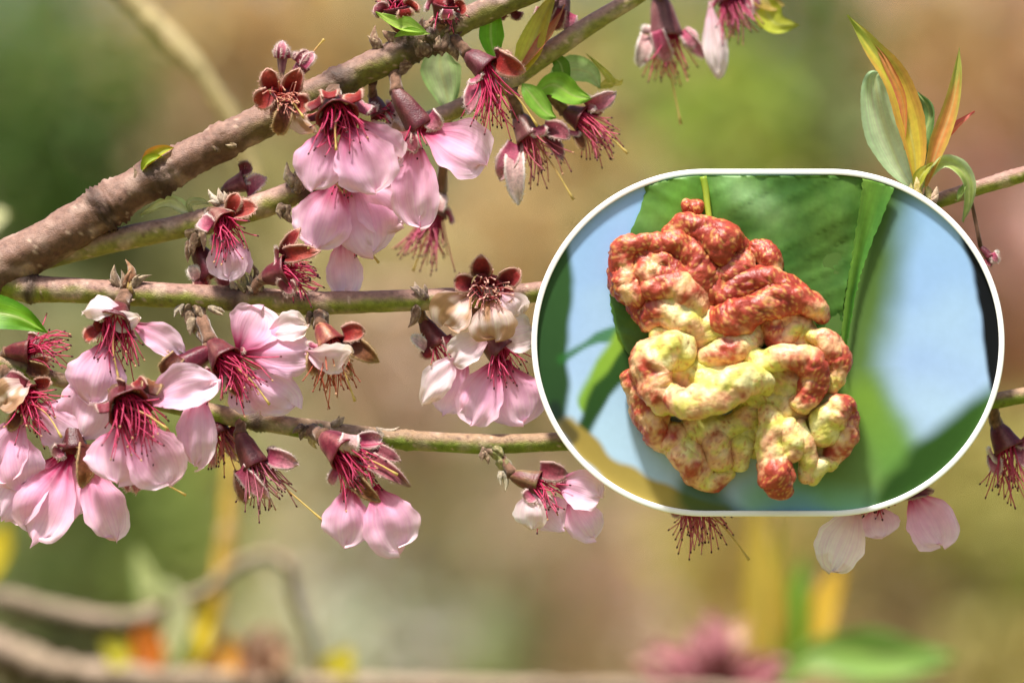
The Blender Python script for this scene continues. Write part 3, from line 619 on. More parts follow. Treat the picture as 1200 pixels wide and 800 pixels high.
flower('soft focus dusky pink tassel hanging beside the broad pale petals', .035, (518, 222, 0), (508, 252, 4), 19,
       sepals=[(492, 256, 18, 8, 'pin', .2), (530, 252, 18, 6, 'pin', .2), (518, 228, 14, 8, 'wht', .2)], st=(498, 292, 4, .45, 34, 62), pist=(484, 318, 6), att=(522, 140, .012), stc=((188, 50, 96), (220, 130, 150)), cup_out=((170, 110, 110), (200, 160, 140)))
flower('dark red blossom head at the knot topping the thick branch, beside a green leaflet', -.002, (470, 38, 0), (464, 8, 6), 20,
       sepals=[(440, 6, 20, 14, 'out', .2), (486, 2, 20, 14, 'org', .2), (474, 20, 18, 18, 'org', .2), (460, -14, 20, 8, 'out')], st=(464, -20, 10, .6, 12, 30), att=(482, 52, -.001))
flower('withered blossom with curled pale sepals above the knot of the thick branch', -.004, (518, 28, 0), (522, 4, 8), 19,
       sepals=[(500, 2, 18, 14, 'pin', .2), (546, 6, 20, 14, 'org', .2), (522, 22, 16, 18, 'pin', .2), (530, -14, 18, 6, 'out')], st=(528, 24, 16, .8, 12, 24), att=(514, 44, -.002))
flower('maroon bud hanging under the top end of the thick branch', .008, (600, -10, 0), (596, 14, 4), 13, sepals=[(590, 24, 14, 6, 'out'), (604, 24, 14, 4, 'out')], att=(602, -16, .004), name='peach_bud')
flower('grey pink bud behind the yellow leaf', .012, (660, -20, 0), (652, 16, 4), 19, sepals=[(636, 30, 18, 6, 'out'), (660, 34, 18, 6, 'pin'), (648, 36, 16, 8, 'out')], att=(690, -30, .008), name='peach_bud', cup_out=((150, 110, 112), (180, 150, 146)))
# below and beside the panel
flower('fringe of magenta stamens showing under the lower edge of the panel', .006, (810, 560, 0), (816, 590, 4), 20,
       sepals=[(790, 606, 16, 6, 'pin'), (850, 604, 16, 6, 'pin')], st=(824, 640, 4, .75, 36, 56), pist=(878, 656, 6), att=(806, 510, .004), stc=((196, 50, 100), (226, 140, 160)))
flower('pale pink blossom of three separate petals peeping out under the panel', .003, (1020, 560, 0), (1026, 588, 6), 16,
       petals=[(974, 668, 58, 12, 'white', .14, .2, (1006, 592, 4)), (1034, 630, 52, 8, 'pale', .1, 0, (1024, 590, 2)), (1104, 640, 60, 8, 'pink', .14, -.1, (1066, 574, 2))],
       sepals=[(1094, 576, 16, 4, 'out'), (1006, 604, 14, 6, 'pin')], st=(1030, 612, 8, .8, 12, 26), att=(1012, 494, .004))
flower('crimson blossom cut by the panel side, hanging from the lowest twig', .006, (1166, 496, 0), (1182, 526, 6), 21,
       sepals=[(1160, 534, 20, 8, 'wht', .2), (1204, 520, 20, 8, 'out', .2), (1170, 556, 16, 8, 'pin', .1), (1202, 548, 16, 8, 'pin', .1)], st=(1188, 580, 6, .35, 22, 62), att=(1162, 474, .001), stc=((190, 40, 84), (220, 120, 140)))
flower('tiny dry pinkish bud peeping past the rounded end of the panel', .004, (1148, 288, 0), (1160, 302, 2), 7, sepals=[(1168, 300, 8, 4, 'wht'), (1168, 308, 8, 4, 'pin'), (1162, 312, 7, 4, 'out')], att=(1136, 226, .003), name='peach_bud')

# ================================================================== LEAVES AND SHOOTS
t = thing('leaf_shoot', 'upright shoot of yellow and orange young leaves on the reddish twig', 'shoot', W(1076, 238, 0))
leaf(t, [(1070, 222, 4), (1052, 190, -4), (1034, 140, -8), (1026, 96, -6), (1030, 84, -4)], 52, (196, 216, 170), (160, 190, 140), 0, .15, .2, .06, seed=2.1, serr=.04)
leaf(t, [(1078, 220, 6), (1080, 170, 2), (1088, 130, -4), (1076, 108, -8)], 26, (120, 150, 90), (96, 130, 70), 0, .2, -.5, .06, seed=4.1)
leaf(t, [(1074, 222, 12), (1070, 170, 14), (1050, 100, 14), (1020, 56, 12), (993, 18, 10)], 36, (232, 206, 80), (220, 170, 80), 0, .7, .3, .02, seed=1.3, tip=(160, 176, 70), peak=.35)
leaf(t, [(1060, 176, 17), (1058, 120, 17), (1040, 76, 16), (1024, 50, 13)], 12, (220, 160, 84), (208, 120, 90), 0, .4, -.5, .02, seed=1.9, tip=(190, 130, 80))
leaf(t, [(1084, 222, 14), (1098, 176, 16), (1114, 130, 14), (1122, 90, 12), (1124, 56, 10)], 22, (214, 150, 82), (196, 170, 80), 0, .7, .2, .02, seed=3.3, tip=(176, 190, 90), peak=.3)
leaf(t, [(1088, 214, 8), (1104, 168, 8), (1122, 148, 8), (1142, 130, 8)], 15, (220, 130, 112), (206, 92, 92), 0, .6, -.2, .03, seed=5.3)
leaf(t, [(1078, 226, 10), (1088, 206, 14), (1104, 190, 16), (1122, 196, 14), (1134, 214, 10), (1134, 240, 2), (1128, 260, -4)], 19, (184, 206, 110), (200, 220, 170), 0, .8, .2, .05, seed=6.6, peak=.5)
leaf(t, [(1134, 212, 8), (1126, 226, 12), (1122, 236, 12)], 8, (140, 164, 80), (120, 150, 80), 0, .5, 0, .05, seed=7.7)
leaf(t, [(1072, 228, 12), (1080, 206, 18), (1094, 190, 18)], 16, (176, 178, 60), (150, 160, 60), 0, .6, 0, .03, seed=8.2)
scales(t, [(1070, 246, 1068, 214, 20, 8, (150, 158, 70)), (1082, 244, 1084, 216, 18, 10, (170, 166, 76)), (1088, 238, 1098, 218, 12, 12, (206, 176, 150)), (1076, 244, 1074, 206, 14, 14, (176, 160, 60))], 0)

t = thing('left_leaf', 'bright green serrated leaf entering beside the fork of the branches', 'leaf', W(-20, 366, -.012)); t.name = 'green_leaf'
leaf(t, [(-60, 372, 0), (-20, 366, 4), (20, 372, 6), (56, 390, 4)], 46, (112, 168, 30), (84, 146, 26), -.012, .25, .3, .03, seed=1.7, serr=.06, name='blade', peak=.35)
v, f, c = tube([W(-90, 366, 0), W(-76, 374, -.007), W(-58, 372, -.012)], [S * 3] * 3, 8, lambda q, n, t: lin((130, 140, 70))); mesh('leaf_stalk', v, f, M['leaf'], t, c, [(0, 0, 0)] * len(v))

t = thing('leaf_tuft', 'tuft of fresh green and yellow leaves at the knot of the twig behind', 'leaves', W(600, 90, .008))
leaf(t, [(600, 96, 6), (618, 66, 12), (634, 26, 14), (654, -16, 10)], 32, (226, 218, 84), (206, 206, 70), .010, .5, .3, .03, seed=2.7, tip=(196, 190, 90))
leaf(t, [(604, 90, 12), (630, 58, 18), (648, 34, 18), (662, 6, 16)], 18, (214, 150, 110), (206, 120, 90), .010, .5, -.4, .03, seed=3.7)
leaf(t, [(584, 76, 4), (576, 50, 8), (576, 22, 8), (584, -4, 4)], 30, (124, 190, 44), (110, 176, 40), .004, .5, .6, .03, seed=4.7)
leaf(t, [(624, 112, 6), (648, 100, 10), (672, 112, 12), (694, 116, 8)], 34, (150, 200, 66), (130, 186, 54), .012, .3, .5, .05, seed=5.7)
leaf(t, [(640, 100, 0), (664, 82, 0), (690, 86, 2), (704, 104, 2)], 34, (180, 206, 134), (160, 196, 110), .016, .2, .3, .05, seed=6.7)
leaf(t, [(612, 98, 2), (622, 110, 8), (640, 132, 8), (652, 138, 6)], 26, (140, 190, 70), (120, 170, 56), .008, .3, 0, .05, seed=7.7)
leaf(t, [(700, 104, 0), (716, 98, 4), (708, 84, 6), (686, 62, 6)], 10, (200, 200, 84), (190, 190, 80), .016, .4, 0, .03, seed=8.7)
leaf(t, [(700, 104, 0), (712, 96, 4), (726, 98, 4), (730, 92, 4)], 10, (206, 196, 90), (190, 186, 80), .016, .4, 0, .03, seed=8.9)
leaf(t, [(644, 66, -6), (656, 74, -2), (660, 92, -2), (656, 104, -4)], 22, (110, 150, 44), (90, 136, 36), .010, .3, .3, .03, seed=9.7)
t = thing('hanging_leaf', 'pale green soft leaf hanging behind the long dark calyx', 'leaf', W(522, 64, .012)); t.name = 'pale_leaf'
leaf(t, [(520, 50, 8), (516, 74, 2), (522, 104, 0), (528, 136, 0)], 50, (196, 214, 156), (160, 196, 116), .012, .15, 0, .06, seed=2.2, name='blade')
t = thing('leaflet', 'small fresh green leaflet curled beside the knot of the thick branch', 'leaf', W(482, 36, -.006))
leaf(t, [(500, 38, 8), (482, 34, 12), (462, 28, 14), (440, 14, 12)], 22, (176, 210, 90), (156, 200, 80), -.004, .7, .2, .04, seed=3.2, name='blade')
leaf(t, [(504, 40, 10), (488, 40, 14), (474, 40, 14), (462, 44, 12)], 14, (150, 180, 70), (130, 170, 60), -.004, .6, .2, .04, seed=3.9, name='blade')
t = thing('leaf_bud', 'yellow green leaf bud with an orange tip sprouting from the thick branch', 'bud', W(172, 196, -.004))
leaf(t, [(166, 200, 6), (176, 188, 10), (190, 178, 10), (204, 173, 8)], 18, (178, 190, 40), (196, 130, 50), -.002, .9, .3, .02, seed=4.4, name='leaf')
leaf(t, [(166, 202, 10), (172, 192, 14), (182, 186, 14), (192, 184, 12)], 13, (160, 180, 40), (150, 170, 40), -.002, .9, -.2, .02, seed=4.9, name='leaf')
t = thing('leaf_sprig', 'pale green leaf scraps behind the thick branch, above the twig behind it', 'leaf', W(200, 246, .004))
leaf(t, [(236, 262, 0), (214, 244, 4), (194, 238, 4), (164, 252, 0)], 18, (226, 230, 176), (206, 220, 156), .004, .3, .2, .08, seed=5.4)
leaf(t, [(232, 262, 0), (222, 240, 4), (236, 236, 4), (246, 240, 2)], 10, (206, 206, 150), (186, 196, 130), .004, .3, .2, .08, seed=5.9)
t = thing('yellow_leaf', 'soft focus yellow green leaf beside the magenta blossom', 'leaf', W(896, 0, .045))
leaf(t, [(884, -20, 0), (896, 10, 4), (910, 28, 6), (936, 30, 4)], 34, (196, 200, 70), (170, 180, 60), .045, .4, .3, .05, seed=6.4, name='blade')
leaf(t, [(872, -30, 0), (884, -10, 4), (904, 4, 6), (920, 6, 4)], 26, (190, 170, 90), (180, 150, 70), .045, .4, .3, .05, seed=6.9, name='blade')
branch('slender twig crossing above the soft focus magenta blossom', [(740, -34, 8, 0), (800, -30, 7, -2), (860, -38, 6, -2), (930, -30, 5, 0)], .042, seedv=3)

# ================================================================== SOFT BACKGROUND TWIGS AND STEMS
def soft_branch(label, path, Y, top, bot, name='background_twig', cat='twig'):
    return branch(label, path, Y, top, bot, 14, name=name, cat=cat, seedv=4, mat='dry', spots=False, bumps=.30)
soft_branch('blurred tan dry stalk arching down to the thick branch', [(90, -50, 11, 0), (140, -10, 12, 0), (200, 48, 13, 0), (245, 100, 12, 0), (280, 160, 10, 0), (300, 220, 9, 0)], .3, (186, 170, 124), (170, 150, 100), 'dry_stalk', 'stalk')
soft_branch('blurred grey twig winding up and bending over below the blossoms', [(-60, 690, 12, 0), (0, 700, 13, 0), (70, 718, 12, 0), (150, 728, 12, 0), (200, 706, 8, 0), (245, 690, 7, 0), (280, 662, 8, 0), (312, 650, 6.5, 0), (338, 664, 7, 0), (346, 700, 7, 0), (362, 740, 6, 0), (376, 800, 5, 0), (392, 840, 5, 0)], .44, (150, 134, 112), (66, 56, 42))  # lighter top and dark underside: light and shade painted into the twig's colours
soft_branch('blurred thick grey branch along the bottom', [(-60, 740, 22, 0), (0, 762, 22, 0), (60, 786, 19, 0), (160, 794, 17, 0), (300, 800, 14, 0), (460, 804, 12, 0), (600, 806, 10, 0), (760, 806, 8, 0), (900, 812, 8, 0), (1100, 816, 7, 0)], .44, (166, 146, 124), (60, 44, 36), 'background_branch', 'branch')  # highlight above and shade below are painted in by the two colours
soft_branch('blurred yellow straw stalk rising from the bottom branch', [(232, 806, 12, 0), (244, 740, 12, 0), (262, 660, 11, 0), (272, 560, 9, 0), (274, 480, 8, 0)], .455, (214, 172, 84), (196, 160, 74), 'straw_stalk', 'stalk')
t = thing('background_sprout', 'blurred sprout of pale green, orange and yellow leaves on the bottom branch', 'sprout', W(190, 790, .445))
for p, wd, a, b in [([(176, 800, 0), (190, 740, 0), (178, 690, 4), (156, 640, 0)], 52, (206, 216, 150), (176, 196, 120)), ([(180, 800, 6), (200, 740, 6), (196, 700, 8), (170, 690, 8)], 56, (226, 226, 186), (206, 212, 160)), ([(176, 800, 8), (176, 770, 10), (172, 744, 10), (170, 718, 8)], 44, (226, 120, 40), (206, 120, 40)), ([(172, 800, 4), (150, 776, 6), (134, 760, 6), (118, 750, 4)], 38, (206, 196, 50), (190, 180, 50)), ([(206, 800, 0), (226, 760, 0), (242, 720, 0), (250, 690, 0)], 40, (232, 206, 60), (214, 186, 50)), ([(196, 800, 4), (212, 764, 4), (214, 736, 4), (220, 716, 4)], 32, (150, 180, 60), (170, 190, 90)), ([(250, 804, 4), (264, 784, 4), (272, 760, 4), (268, 742, 4)], 40, (226, 160, 60), (214, 140, 60))]:
    leaf(t, p, wd, a, b, .44, .2, 0, .06, seed=wd * .1)
t = thing('background_bud', 'blurred round tan bud on the bottom branch', 'bud', W(316, 798, .44))
leaf(t, [(316, 800, 0), (300, 776, 4), (302, 752, 6), (316, 732, 4)], 40, (214, 176, 156), (190, 150, 120), .44, .7, .3, .06, name='bud_scale', seed=3.1)
leaf(t, [(316, 800, 6), (326, 776, 10), (330, 756, 10), (322, 734, 8)], 40, (206, 166, 140), (180, 140, 110), .44, .7, -.3, .06, name='bud_scale', seed=3.4)
leaf(t, [(312, 804, 8), (312, 780, 12), (314, 764, 14), (314, 744, 12)], 34, (120, 80, 70), (190, 150, 120), .44, .7, 0, .06, name='bud_scale', seed=3.8)
t = thing('background_leaf', 'blurred small yellow leaf on the bottom branch below the middle blossoms', 'leaf', W(400, 804, .44))
leaf(t, [(396, 808, 0), (394, 790, 4), (402, 774, 4), (410, 756, 0)], 46, (206, 190, 40), (190, 180, 40), .44, .2, 0, .06, name='blade', seed=1.4)
t = thing('background_leaf', 'blurred yellow leaf low down at the picture panel\'s opposite side, under the cluster', 'leaf', W(-30, 690, .44)); t['label'] = 'blurred yellow leaf on the winding grey twig, below the drooping pink blossom'
leaf(t, [(-44, 694, 0), (-20, 668, 0), (0, 636, 0), (8, 606, 0)], 44, (214, 190, 40), (190, 180, 40), .44, .2, 0, .06, name='blade', seed=1.9)
t = thing('background_leaf', 'blurred pale cream green leaf beside the thick branch, level with its fork', 'leaf', W(-40, 280, .3))
leaf(t, [(-60, 300, 0), (-30, 270, 0), (-8, 256, 0), (12, 250, 0)], 44, (214, 214, 160), (200, 206, 150), .3, .2, 0, .06, name='blade', seed=2.9)
t = thing('grass_blades', 'blurred clump of yellow and green upright blades under the picture panel', 'grass', W(920, 808, .46))
for p, wd, a, b in [([(912, 812, 0), (898, 740, 0), (890, 660, 0), (884, 580, 0)], 50, (206, 178, 70), (190, 166, 70)), ([(924, 812, 4), (926, 760, 4), (934, 700, 4), (944, 640, 2)], 36, (112, 166, 46), (104, 150, 46)), ([(934, 812, 2), (946, 760, 2), (966, 706, 2), (992, 656, 0)], 50, (226, 184, 60), (206, 166, 60)), ([(906, 812, -4), (906, 760, -4), (912, 700, -4), (916, 600, -4)], 40, (170, 160, 66), (160, 150, 60))]:
    leaf(t, p, wd, a, b, .46, .3, 0, .03, name='blade', seed=wd * .13)
t = thing('background_leaf', 'blurred long flat green leaf low under the pale three-petalled blossom', 'leaf', W(920, 806, .44))
leaf(t, [(904, 812, 0), (950, 772, 4), (1010, 768, 6), (1070, 772, 4), (1124, 770, 0)], 62, (120, 162, 66), (150, 184, 100), .44, .3, .5, .04, name='blade', seed=3.9, peak=.5)
t = thing('background_blossom', 'blurred dusky pink double blossom on the bottom branch', 'flower', W(850, 806, .45))
rq = random.Random(12)
for k in range(22):
    a = rq.uniform(-1.5, 1.5); l = rq.uniform(45, 92)
    x1, y1 = 846 + math.sin(a) * l * 1.15, 806 - math.cos(a) * l
    petal(t, W(846 + math.sin(a) * 8, 806, .45), W(x1, y1, .45 - rq.uniform(-20, 34) * S), rq.uniform(34, 46) * S, rq.choice(('dusk', 'dusk', 'tan', 'dusk', 'dusk')), .2, rq.uniform(-.5, .5), k * 1.7)

# ================================================================== PICTURE PANEL WITH THE DISEASED LEAF
PCX, PCY, PHW, PR = 900.0, 401.5, 74.0, 203.0     # centre, half straight length, outer radius (px)
PY = -0.010                                       # front of the backing
panel = thing('picture_panel', 'oval-ended picture panel with a white rim and a blurred sky and foliage print', 'panel', W(900, 604, PY))
def stad(px, r):
    """stadium outline in px, n points per half"""
    out = []
    for k in range(97):
        a = -math.pi / 2 + math.pi * k / 96; out.append((PCX + PHW + r * math.cos(a), PCY + r * math.sin(a)))
    for k in range(97):
        a = math.pi / 2 + math.pi * k / 96; out.append((PCX - PHW + r * math.cos(a), PCY + r * math.sin(a)))
    return out
prof = [(203.3, -.0060), (203.3, -.0110), (203.0, -.0113), (202.4, -.0114), (197.4, -.0114), (196.8, -.0113), (196.5, -.0110), (196.5, -.0098), (198, -.0060)]
vs, fs = [], []
for r, y in prof: vs += [W(x, yy, y) for x, yy in stad(0, r)]
m = 194
for i in range(len(prof)):
    for k in range(m):
        a = i * m + k; b = i * m + (k + 1) % m; i2 = (i + 1) % len(prof); fs.append((a, b, i2 * m + (k + 1) % m, i2 * m + k))
mesh('rim', vs, fs, M['rim'], panel, [lin((252, 252, 250))] * len(vs))
def seg(x, y, ax, ay, bx, by):
    t = ((x - ax) * (bx - ax) + (y - ay) * (by - ay)) / ((bx - ax) ** 2 + (by - ay) ** 2); t = min(1, max(0, t))
    return math.hypot(x - ax - t * (bx - ax), y - ay - t * (by - ay)), t
STROKES = [  # polyline, half width start/end, softness, colour, colour end
    ([(700, 560), (760, 470)], 60, 60, 90, (176, 206, 226), (160, 196, 222), .7),
    ([(1010, 190), (985, 330), (960, 430), (985, 520), (1040, 600)], 62, 78, 46, (66, 94, 36), (112, 144, 80), 1),
    ([(1010, 470), (1050, 540)], 26, 26, 34, (118, 154, 56), (100, 144, 66), .9),
    ([(900, 590), (1010, 610)], 34, 26, 36, (120, 176, 140), (128, 186, 150), .8),
    ([(930, 600), (960, 640)], 30, 30, 30, (112, 166, 196), (112, 166, 196), .7),
    ([(1040, 590), (1090, 545), (1190, 480)], 20, 40, 22, (38, 66, 24), (50, 84, 30), 1),
    ([(640, 250), (648, 330), (640, 420), (640, 480)], 22, 26, 10, (54, 90, 46), (38, 66, 36), 1),
    ([(660, 420), (700, 396), (730, 388)], 5, 7, 7, (46, 100, 44), (60, 120, 50), .9),
    ([(736, 400), (712, 430), (690, 470)], 18, 12, 8, (134, 172, 56), (122, 162, 58), 1),
    ([(742, 420), (706, 458), (680, 510)], 15, 9, 7, (44, 78, 32), (36, 66, 30), 1),
    ([(664, 500), (720, 555), (790, 595), (840, 615)], 10, 24, 9, (150, 130, 64), (176, 156, 80), 1),
    ([(815, 580), (860, 620)], 24, 24, 22, (52, 88, 40), (56, 92, 44), .85),
    ([(1132, 260), (1158, 340), (1176, 450)], 8, 18, 6, (16, 18, 22), (16, 18, 22), 1),
    ([(650, 480), (668, 510)], 8, 8, 8, (24, 30, 34), (24, 30, 34), .7),
]
def print_col(x, y):
    c = lin((142 + 22 * (y - 200) / 400, 184, 226))
    c = mix(c, lin((176, 208, 228)), .5 * sm(300, 520, y) + .35 * mnoise.noise(Vector((x * .012, y * .02, 1))))
    for pl, w0, w1, sf, ca, cb, op in STROKES:
        best, bt, n = 1e9, 0, len(pl) - 1
        for i in range(n):
            d_, t_ = seg(x, y, *pl[i], *pl[i + 1])
            if d_ < best: best, bt = d_, (i + t_) / n
        hw = w0 + (w1 - w0) * bt
        a = op * (1 - sm(hw - sf * .6, hw + sf * .6, best + 5 * mnoise.noise(Vector((x * .03, y * .03, w0)))))
        if a > 0: c = mix(c, mix(lin(ca), lin(cb), bt), a)
    return c
NX, NY = 250, 190; vs, fs, cs = [], [], []
for j in range(NY + 1):
    yy = -math.cos(math.pi * j / NY) * 196.8; ex = math.sqrt(max(0, 196.8 ** 2 - yy * yy)) + PHW
    for i in range(NX + 1):
        x = PCX + ex * (-1 + 2 * i / NX); y = PCY + yy
        vs.append(W(x, y, PY)); cs.append(print_col(x, y))
for j in range(NY):
    for i in range(NX):
        a = j * (NX + 1) + i; fs.append((a, a + NX + 1, a + NX + 2, a + 1))
mesh('printed_backdrop', vs, fs, M['print_'], panel, cs)
vs = [W(x, y, PY + .0006) for x, y in stad(0, 198.5)] + [W(x, y, -.0064) for x, y in stad(0, 198.5)]
fs = [tuple(range(m)), tuple(range(2 * m - 1, m - 1, -1))] + [(k, k + m, (k + 1) % m + m, (k + 1) % m) for k in range(m)]
mesh('backing_board', vs, fs, M['wood'], panel, [lin((150, 130, 110))] * len(vs), smooth=False)
for x, y, yb in ((820, 309, .0052), (980, 270, .0052), (820, 507, .0052), (990, 495, .0052)):
    v, f, c = tube([W(x, y, -.0066), W(x, y, -.002), W(x, y, yb)], [S * 9] * 3, 14, lambda q, n, t: lin((120, 104, 90))); mesh('mounting_peg', v, f, M['wood'], panel, c)

# ---- the leaf with leaf curl
dl = thing('curled_leaf', 'green leaf with red and yellow swollen leaf curl blisters hanging in the panel', 'leaf', W(860, 590, PY - .002))
def clampst(x, y, r=195.6):
    dx = x - min(max(x, PCX - PHW), PCX + PHW); dy = y - PCY; l = math.hypot(dx, dy)
    return (x, y) if l <= r else (x - dx * (1 - r / l), PCY + dy * r / l)
def sheet(name, left, right, colf, dz, nu=70, nv=46, serr=0.0):
    L_ = spline(left, nu); R_ = spline(right, nu); vs, cs, uv = [], [], []
    for i in range(nu):
        for j in range(nv):
            t = j / (nv - 1); p = L_[i] * (1 - t) + R_[i] * t
            x, y = p[0], p[1]
            if serr and j in (0, nv - 1): x += serr * (((i * .37) % 1 - .5) + mnoise.noise(Vector((i * .7, j, 3))))
            d = dz(x, y, i / (nu - 1), t); x, y = clampst(x, y)
            vs.append(W(x, y, PY - d * S)); cs.append(colf(x, y, i / (nu - 1), t)); uv.append((i / nu, t * .6, 1))
    fs = [(i * nv + j, i * nv + j + 1, (i + 1) * nv + j + 1, (i + 1) * nv + j) for i in range(nu - 1) for j in range(nv - 1)]
    return mesh(name, vs, fs, M['leaf'], dl, cs, uv)
def vein(x, y):
    # side veins leaving the midrib (x about 830) at an angle
    s = ((y + abs(x - 832) * .55) / 27.0) % 1
    return math.exp(-((s - .5) / .07) ** 2)
def big_col(x, y, u, t):
    c = mix(lin((112, 158, 70)), lin((76, 124, 50)), .5 + .9 * mnoise.noise(Vector((x * .02, y * .03, 2))) + .35 * mnoise.noise(Vector((x * .08, y * .08, 5))))
    c = mix(c, lin((176, 212, 146)), .8 * math.exp(-((x - 880) / 34) ** 2 - ((y - 232 - (x - 880) * .5) / 20) ** 2))  # pale patch: the blade's glossy sheen, painted into its colour
    c = mix(c, lin((126, 184, 66)), .8 * math.exp(-((x - 800) / 34) ** 2 - ((y - 236) / 30) ** 2))
    return mix(c, lin((110, 160, 66)), .3 * vein(x + 9 * mnoise.noise(Vector((x * .03, y * .03, 1))), y) * sm(838, 870, x))
sheet('leaf_blade', [(757, 196), (752, 240), (726, 300), (715, 340), (722, 385), (748, 432), (790, 470)], [(1014, 196), (1008, 250), (1000, 300), (990, 345), (986, 384), (980, 420), (960, 470)], big_col,
      lambda x, y, u, t: 3 + 9 * math.sin(math.pi * t) + 1.5 * vein(x + 9 * mnoise.noise(Vector((x * .03, y * .03, 1))), y) - 4 * math.exp(-((x - 826) / 8) ** 2) + 9 * mnoise.noise(Vector((x * .016, y * .016, 7))) + 1.2 * mnoise.noise(Vector((x * .09, y * .09, 7))), serr=2.0)
sheet('leaf_fold', [(1012, 196), (1008, 236), (1000, 290), (992, 340), (986, 390), (985, 412)], [(1056, 200), (1040, 240), (1016, 300), (1004, 340), (996, 385), (990, 414)],
      lambda x, y, u, t: mix(lin((150, 200, 84)), lin((90, 150, 56)), sm(.1, .9, t) + .4 * mnoise.noise(Vector((x * .06, y * .03, 2)))), lambda x, y, u, t: 10 + 10 * (1 - t) - 6 * math.sin(3.1 * t), 60, 12, serr=1.5)
pts = [W(x, y, PY - d * S) for x, y, d in spline([(824, 207, 12), (827, 222, 13), (829, 240, 16), (832, 262, 22)], 14)]
v, f, c = tube(pts, [S * (4.2 - .8 * i / 13) for i in range(14)], 10, lambda q, n, t: mix(lin((170, 200, 70)), lin((190, 196, 70)), t)); mesh('midrib', v, f, M['leaf'], dl, c, [(0, 0, 0)] * len(v))

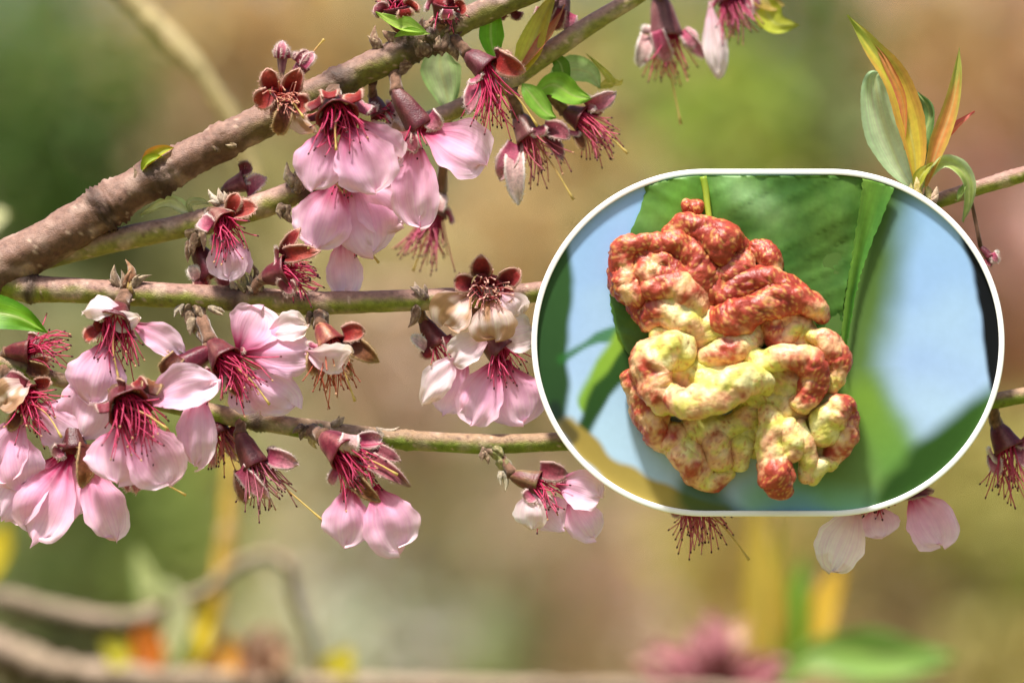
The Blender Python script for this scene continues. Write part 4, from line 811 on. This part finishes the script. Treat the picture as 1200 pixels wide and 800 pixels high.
LOBES = [  # (x, y, r, depth, red)
    [(805, 240, 9, 12, .8), (818, 242, 10, 12, .85)],
    [(784, 274, 12, 18, .75), (804, 268, 15, 22, .8), (822, 276, 18, 26, .85), (838, 288, 20, 28, 1), (856, 280, 17, 22, .95), (870, 290, 12, 16, .8)],
    [(772, 288, 18, 22, .9), (745, 292, 18, 22, .9), (732, 310, 20, 20, .85), (734, 334, 20, 22, .8), (748, 350, 17, 24, .75)],
    [(770, 292, 16, 28, .95), (794, 288, 18, 30, .9), (812, 304, 19, 32, .9), (820, 326, 17, 32, .9), (822, 346, 12, 28, .8)],
    [(758, 316, 20, 30, .75), (776, 312, 22, 32, .72), (794, 318, 18, 32, .85)],
    [(764, 336, 18, 30, .72), (786, 332, 21, 36, .68), (806, 346, 20, 36, .5), (816, 364, 16, 34, .4)],
    [(762, 372, 16, 28, .75), (776, 366, 18, 34, .5), (798, 372, 20, 36, .25), (820, 382, 15, 34, .25), (834, 372, 14, 32, .5)],
    [(770, 392, 12, 30, .3), (790, 394, 14, 34, .1), (812, 394, 13, 32, .1)],
    [(834, 372, 14, 32, .8), (856, 374, 19, 40, .95), (880, 366, 21, 44, 1), (906, 352, 19, 42, .95), (934, 350, 18, 36, .85), (956, 360, 14, 30, .7), (964, 372, 10, 26, .6)],
    [(846, 352, 12, 34, .95), (868, 338, 13, 36, 1), (894, 330, 14, 36, .95), (918, 334, 14, 34, .85), (940, 344, 12, 32, .75)],
    [(884, 290, 10, 18, .8), (900, 298, 13, 20, .75), (908, 314, 11, 20, .65)],
    [(834, 322, 15, 22, .7), (846, 330, 15, 22, .75), (864, 312, 16, 22, .8), (874, 300, 11, 20, .7)],
    [(905, 382, 15, 30, .6), (912, 398, 14, 30, .5), (930, 386, 14, 26, .4)],
    [(800, 414, 20, 42, .12), (784, 410, 21, 46, .12), (768, 418, 20, 44, .35), (762, 436, 20, 42, .6), (770, 456, 19, 42, .5), (782, 470, 18, 44, .3)],
    [(786, 466, 17, 46, .35), (806, 474, 18, 66, .25), (830, 466, 20, 74, .15), (852, 456, 20, 74, .2), (874, 446, 16, 68, .15), (896, 452, 14, 48, .12)],
    [(816, 440, 12, 40, .1), (832, 446, 16, 44, .05), (852, 440, 14, 44, .1)],
    [(824, 420, 11, 40, .2), (842, 414, 15, 44, .35), (862, 408, 15, 44, .45), (880, 402, 11, 40, .35)],
    [(880, 416, 12, 40, .05), (896, 424, 14, 42, .02), (914, 420, 15, 46, .1), (936, 422, 17, 50, .6), (952, 436, 18, 50, .8), (950, 458, 17, 48, .7), (940, 474, 13, 44, .4)],
    [(950, 392, 9, 34, .1), (966, 400, 13, 36, .3), (980, 418, 14, 36, .65), (982, 438, 12, 36, .6), (974, 454, 10, 34, .25)],
    [(992, 474, 13, 36, .75), (980, 482, 19, 40, .45), (968, 494, 21, 40, .05), (964, 510, 18, 36, .05)],
    [(992, 486, 14, 28, .9), (988, 508, 17, 28, .65), (980, 528, 15, 26, .5), (972, 544, 11, 24, .25)],
    [(898, 482, 12, 40, .05), (902, 500, 16, 44, .05), (898, 520, 16, 46, .15), (904, 540, 18, 48, .4), (914, 560, 20, 48, .75), (918, 574, 14, 46, .95)],
    [(920, 500, 12, 44, .05), (928, 516, 12, 46, .15), (926, 534, 11, 46, .35)],
    [(936, 500, 11, 40, .25), (946, 518, 12, 40, .2), (946, 540, 11, 38, .1), (944, 560, 9, 36, .15)],
    [(976, 544, 8, 30, .05), (962, 546, 11, 34, .02), (952, 562, 9, 32, .02)],
    [(738, 440, 10, 18, .8), (746, 458, 16, 20, .75), (756, 480, 19, 20, .7), (772, 502, 19, 16, .55), (780, 518, 14, 14, .4)],
    [(790, 510, 20, 16, .35), (806, 530, 20, 14, .3), (822, 550, 18, 12, .45), (836, 560, 14, 12, .55), (850, 550, 13, 12, .4)],
    [(812, 502, 20, 14, .2), (836, 504, 20, 14, .15), (858, 500, 18, 16, .12), (878, 484, 16, 20, .08)],
    [(836, 530, 18, 12, .3), (858, 528, 18, 12, .25), (876, 512, 18, 14, .15)],
    [(880, 462, 18, 22, .05), (908, 470, 20, 18, .05), (926, 486, 18, 18, .05), (950, 480, 18, 16, .1)],
    [(820, 344, 24, 14, .8), (860, 350, 26, 14, .8), (900, 370, 26, 14, .6), (930, 384, 22, 14, .4), (950, 410, 20, 14, .3)],
    [(780, 420, 26, 18, .3), (840, 440, 30, 20, .1), (900, 440, 28, 18, .1), (960, 450, 22, 18, .2)],
    [(780, 340, 26, 12, .7), (790, 380, 26, 12, .5), (830, 396, 24, 20, .2), (880, 392, 22, 20, .3)],
    [(958, 470, 20, 10, .1), (966, 500, 20, 8, .1), (956, 530, 18, 8, .15)],
    [(880, 520, 18, 8, .1), (900, 500, 20, 8, .1), (930, 470, 20, 8, .1)],
    [(796, 528, 15, 24, .4), (812, 546, 15, 24, .45)],
    [(838, 514, 16, 24, .2), (846, 540, 16, 22, .35)],
    [(870, 520, 15, 24, .15), (866, 544, 11, 18, .3)],
    [(748, 350, 13, 18, .8), (746, 360, 12, 20, .8), (760, 380, 11, 22, .8)],
]
CY, CO, CR, CD = lin((206, 198, 98)), lin((222, 176, 130)), lin((166, 66, 48)), lin((126, 34, 26))
for li, lobe in enumerate(LOBES):
    n = 10 + 9 * (len(lobe) - 1); sp = spline(lobe, n)
    pts, rad, red = [], [], []
    # rounded ends
    def add(p, f, sh=None):
        q = W(p[0], p[1], PY - p[3] * S * 1.0)
        if sh: q = q + sh
        pts.append(q); rad.append(max(.02, f) * p[2] * 1.1 * S); red.append(p[4])
    p0, p1 = sp[0], sp[-1]
    d0 = (W(sp[0][0], sp[0][1], PY - sp[0][3] * S) - W(sp[1][0], sp[1][1], PY - sp[1][3] * S)).normalized()
    d1 = (W(sp[-1][0], sp[-1][1], PY - sp[-1][3] * S) - W(sp[-2][0], sp[-2][1], PY - sp[-2][3] * S)).normalized()
    for a in (88, 75, 60, 45, 30, 15): add(p0, math.cos(math.radians(a)), d0 * math.sin(math.radians(a)) * p0[2] * S * .8)
    for p in sp: add(p, 1)
    for a in (15, 30, 45, 60, 75, 88): add(p1, math.cos(math.radians(a)), d1 * math.sin(math.radians(a)) * p1[2] * S * .8)
    N_ = len(pts)
    def disp(q, t, a, r):
        rd = red[min(N_ - 1, int(t * (N_ - 1) + .5))]
        s = .5 * n3(q, 105, 2) + .15 * n3(q, 300, 5)
        s -= (.06 + .10 * rd) * max(0, 1 - abs(n3(q, 190, 8)) * 6)             # creases
        s += (.012 + .075 * rd) * n3(q, 900, 1)
        return r * s
    def colf(q, nrm, t):
        rd = red[min(N_ - 1, int(t * (N_ - 1) + .5))]
        e = rd - .02 + .6 * n3(q, 170, 3) + .25 * n3(q, 700, 6)
        c = mix(mix(CY, lin((232, 222, 160)), sm(-.1, .5, n3(q, 230, 14))), CO, sm(.0, .4, e)); c = mix(c, CR, sm(.35, .75, e)); c = mix(c, CD, .7 * sm(.8, 1.25, e))
        g = n3(q, 1300, 11)
        if rd > .55 and g > .3: c = mix(c, lin((214, 160, 90)), .7)
        if rd <= .55 and g > .42: c = mix(c, lin((170, 70, 50)), .6)
        return c
    v, f, c = tube(pts, rad, 40, colf, disp)
    mesh('blister', v, f, M['gall'], dl, c)
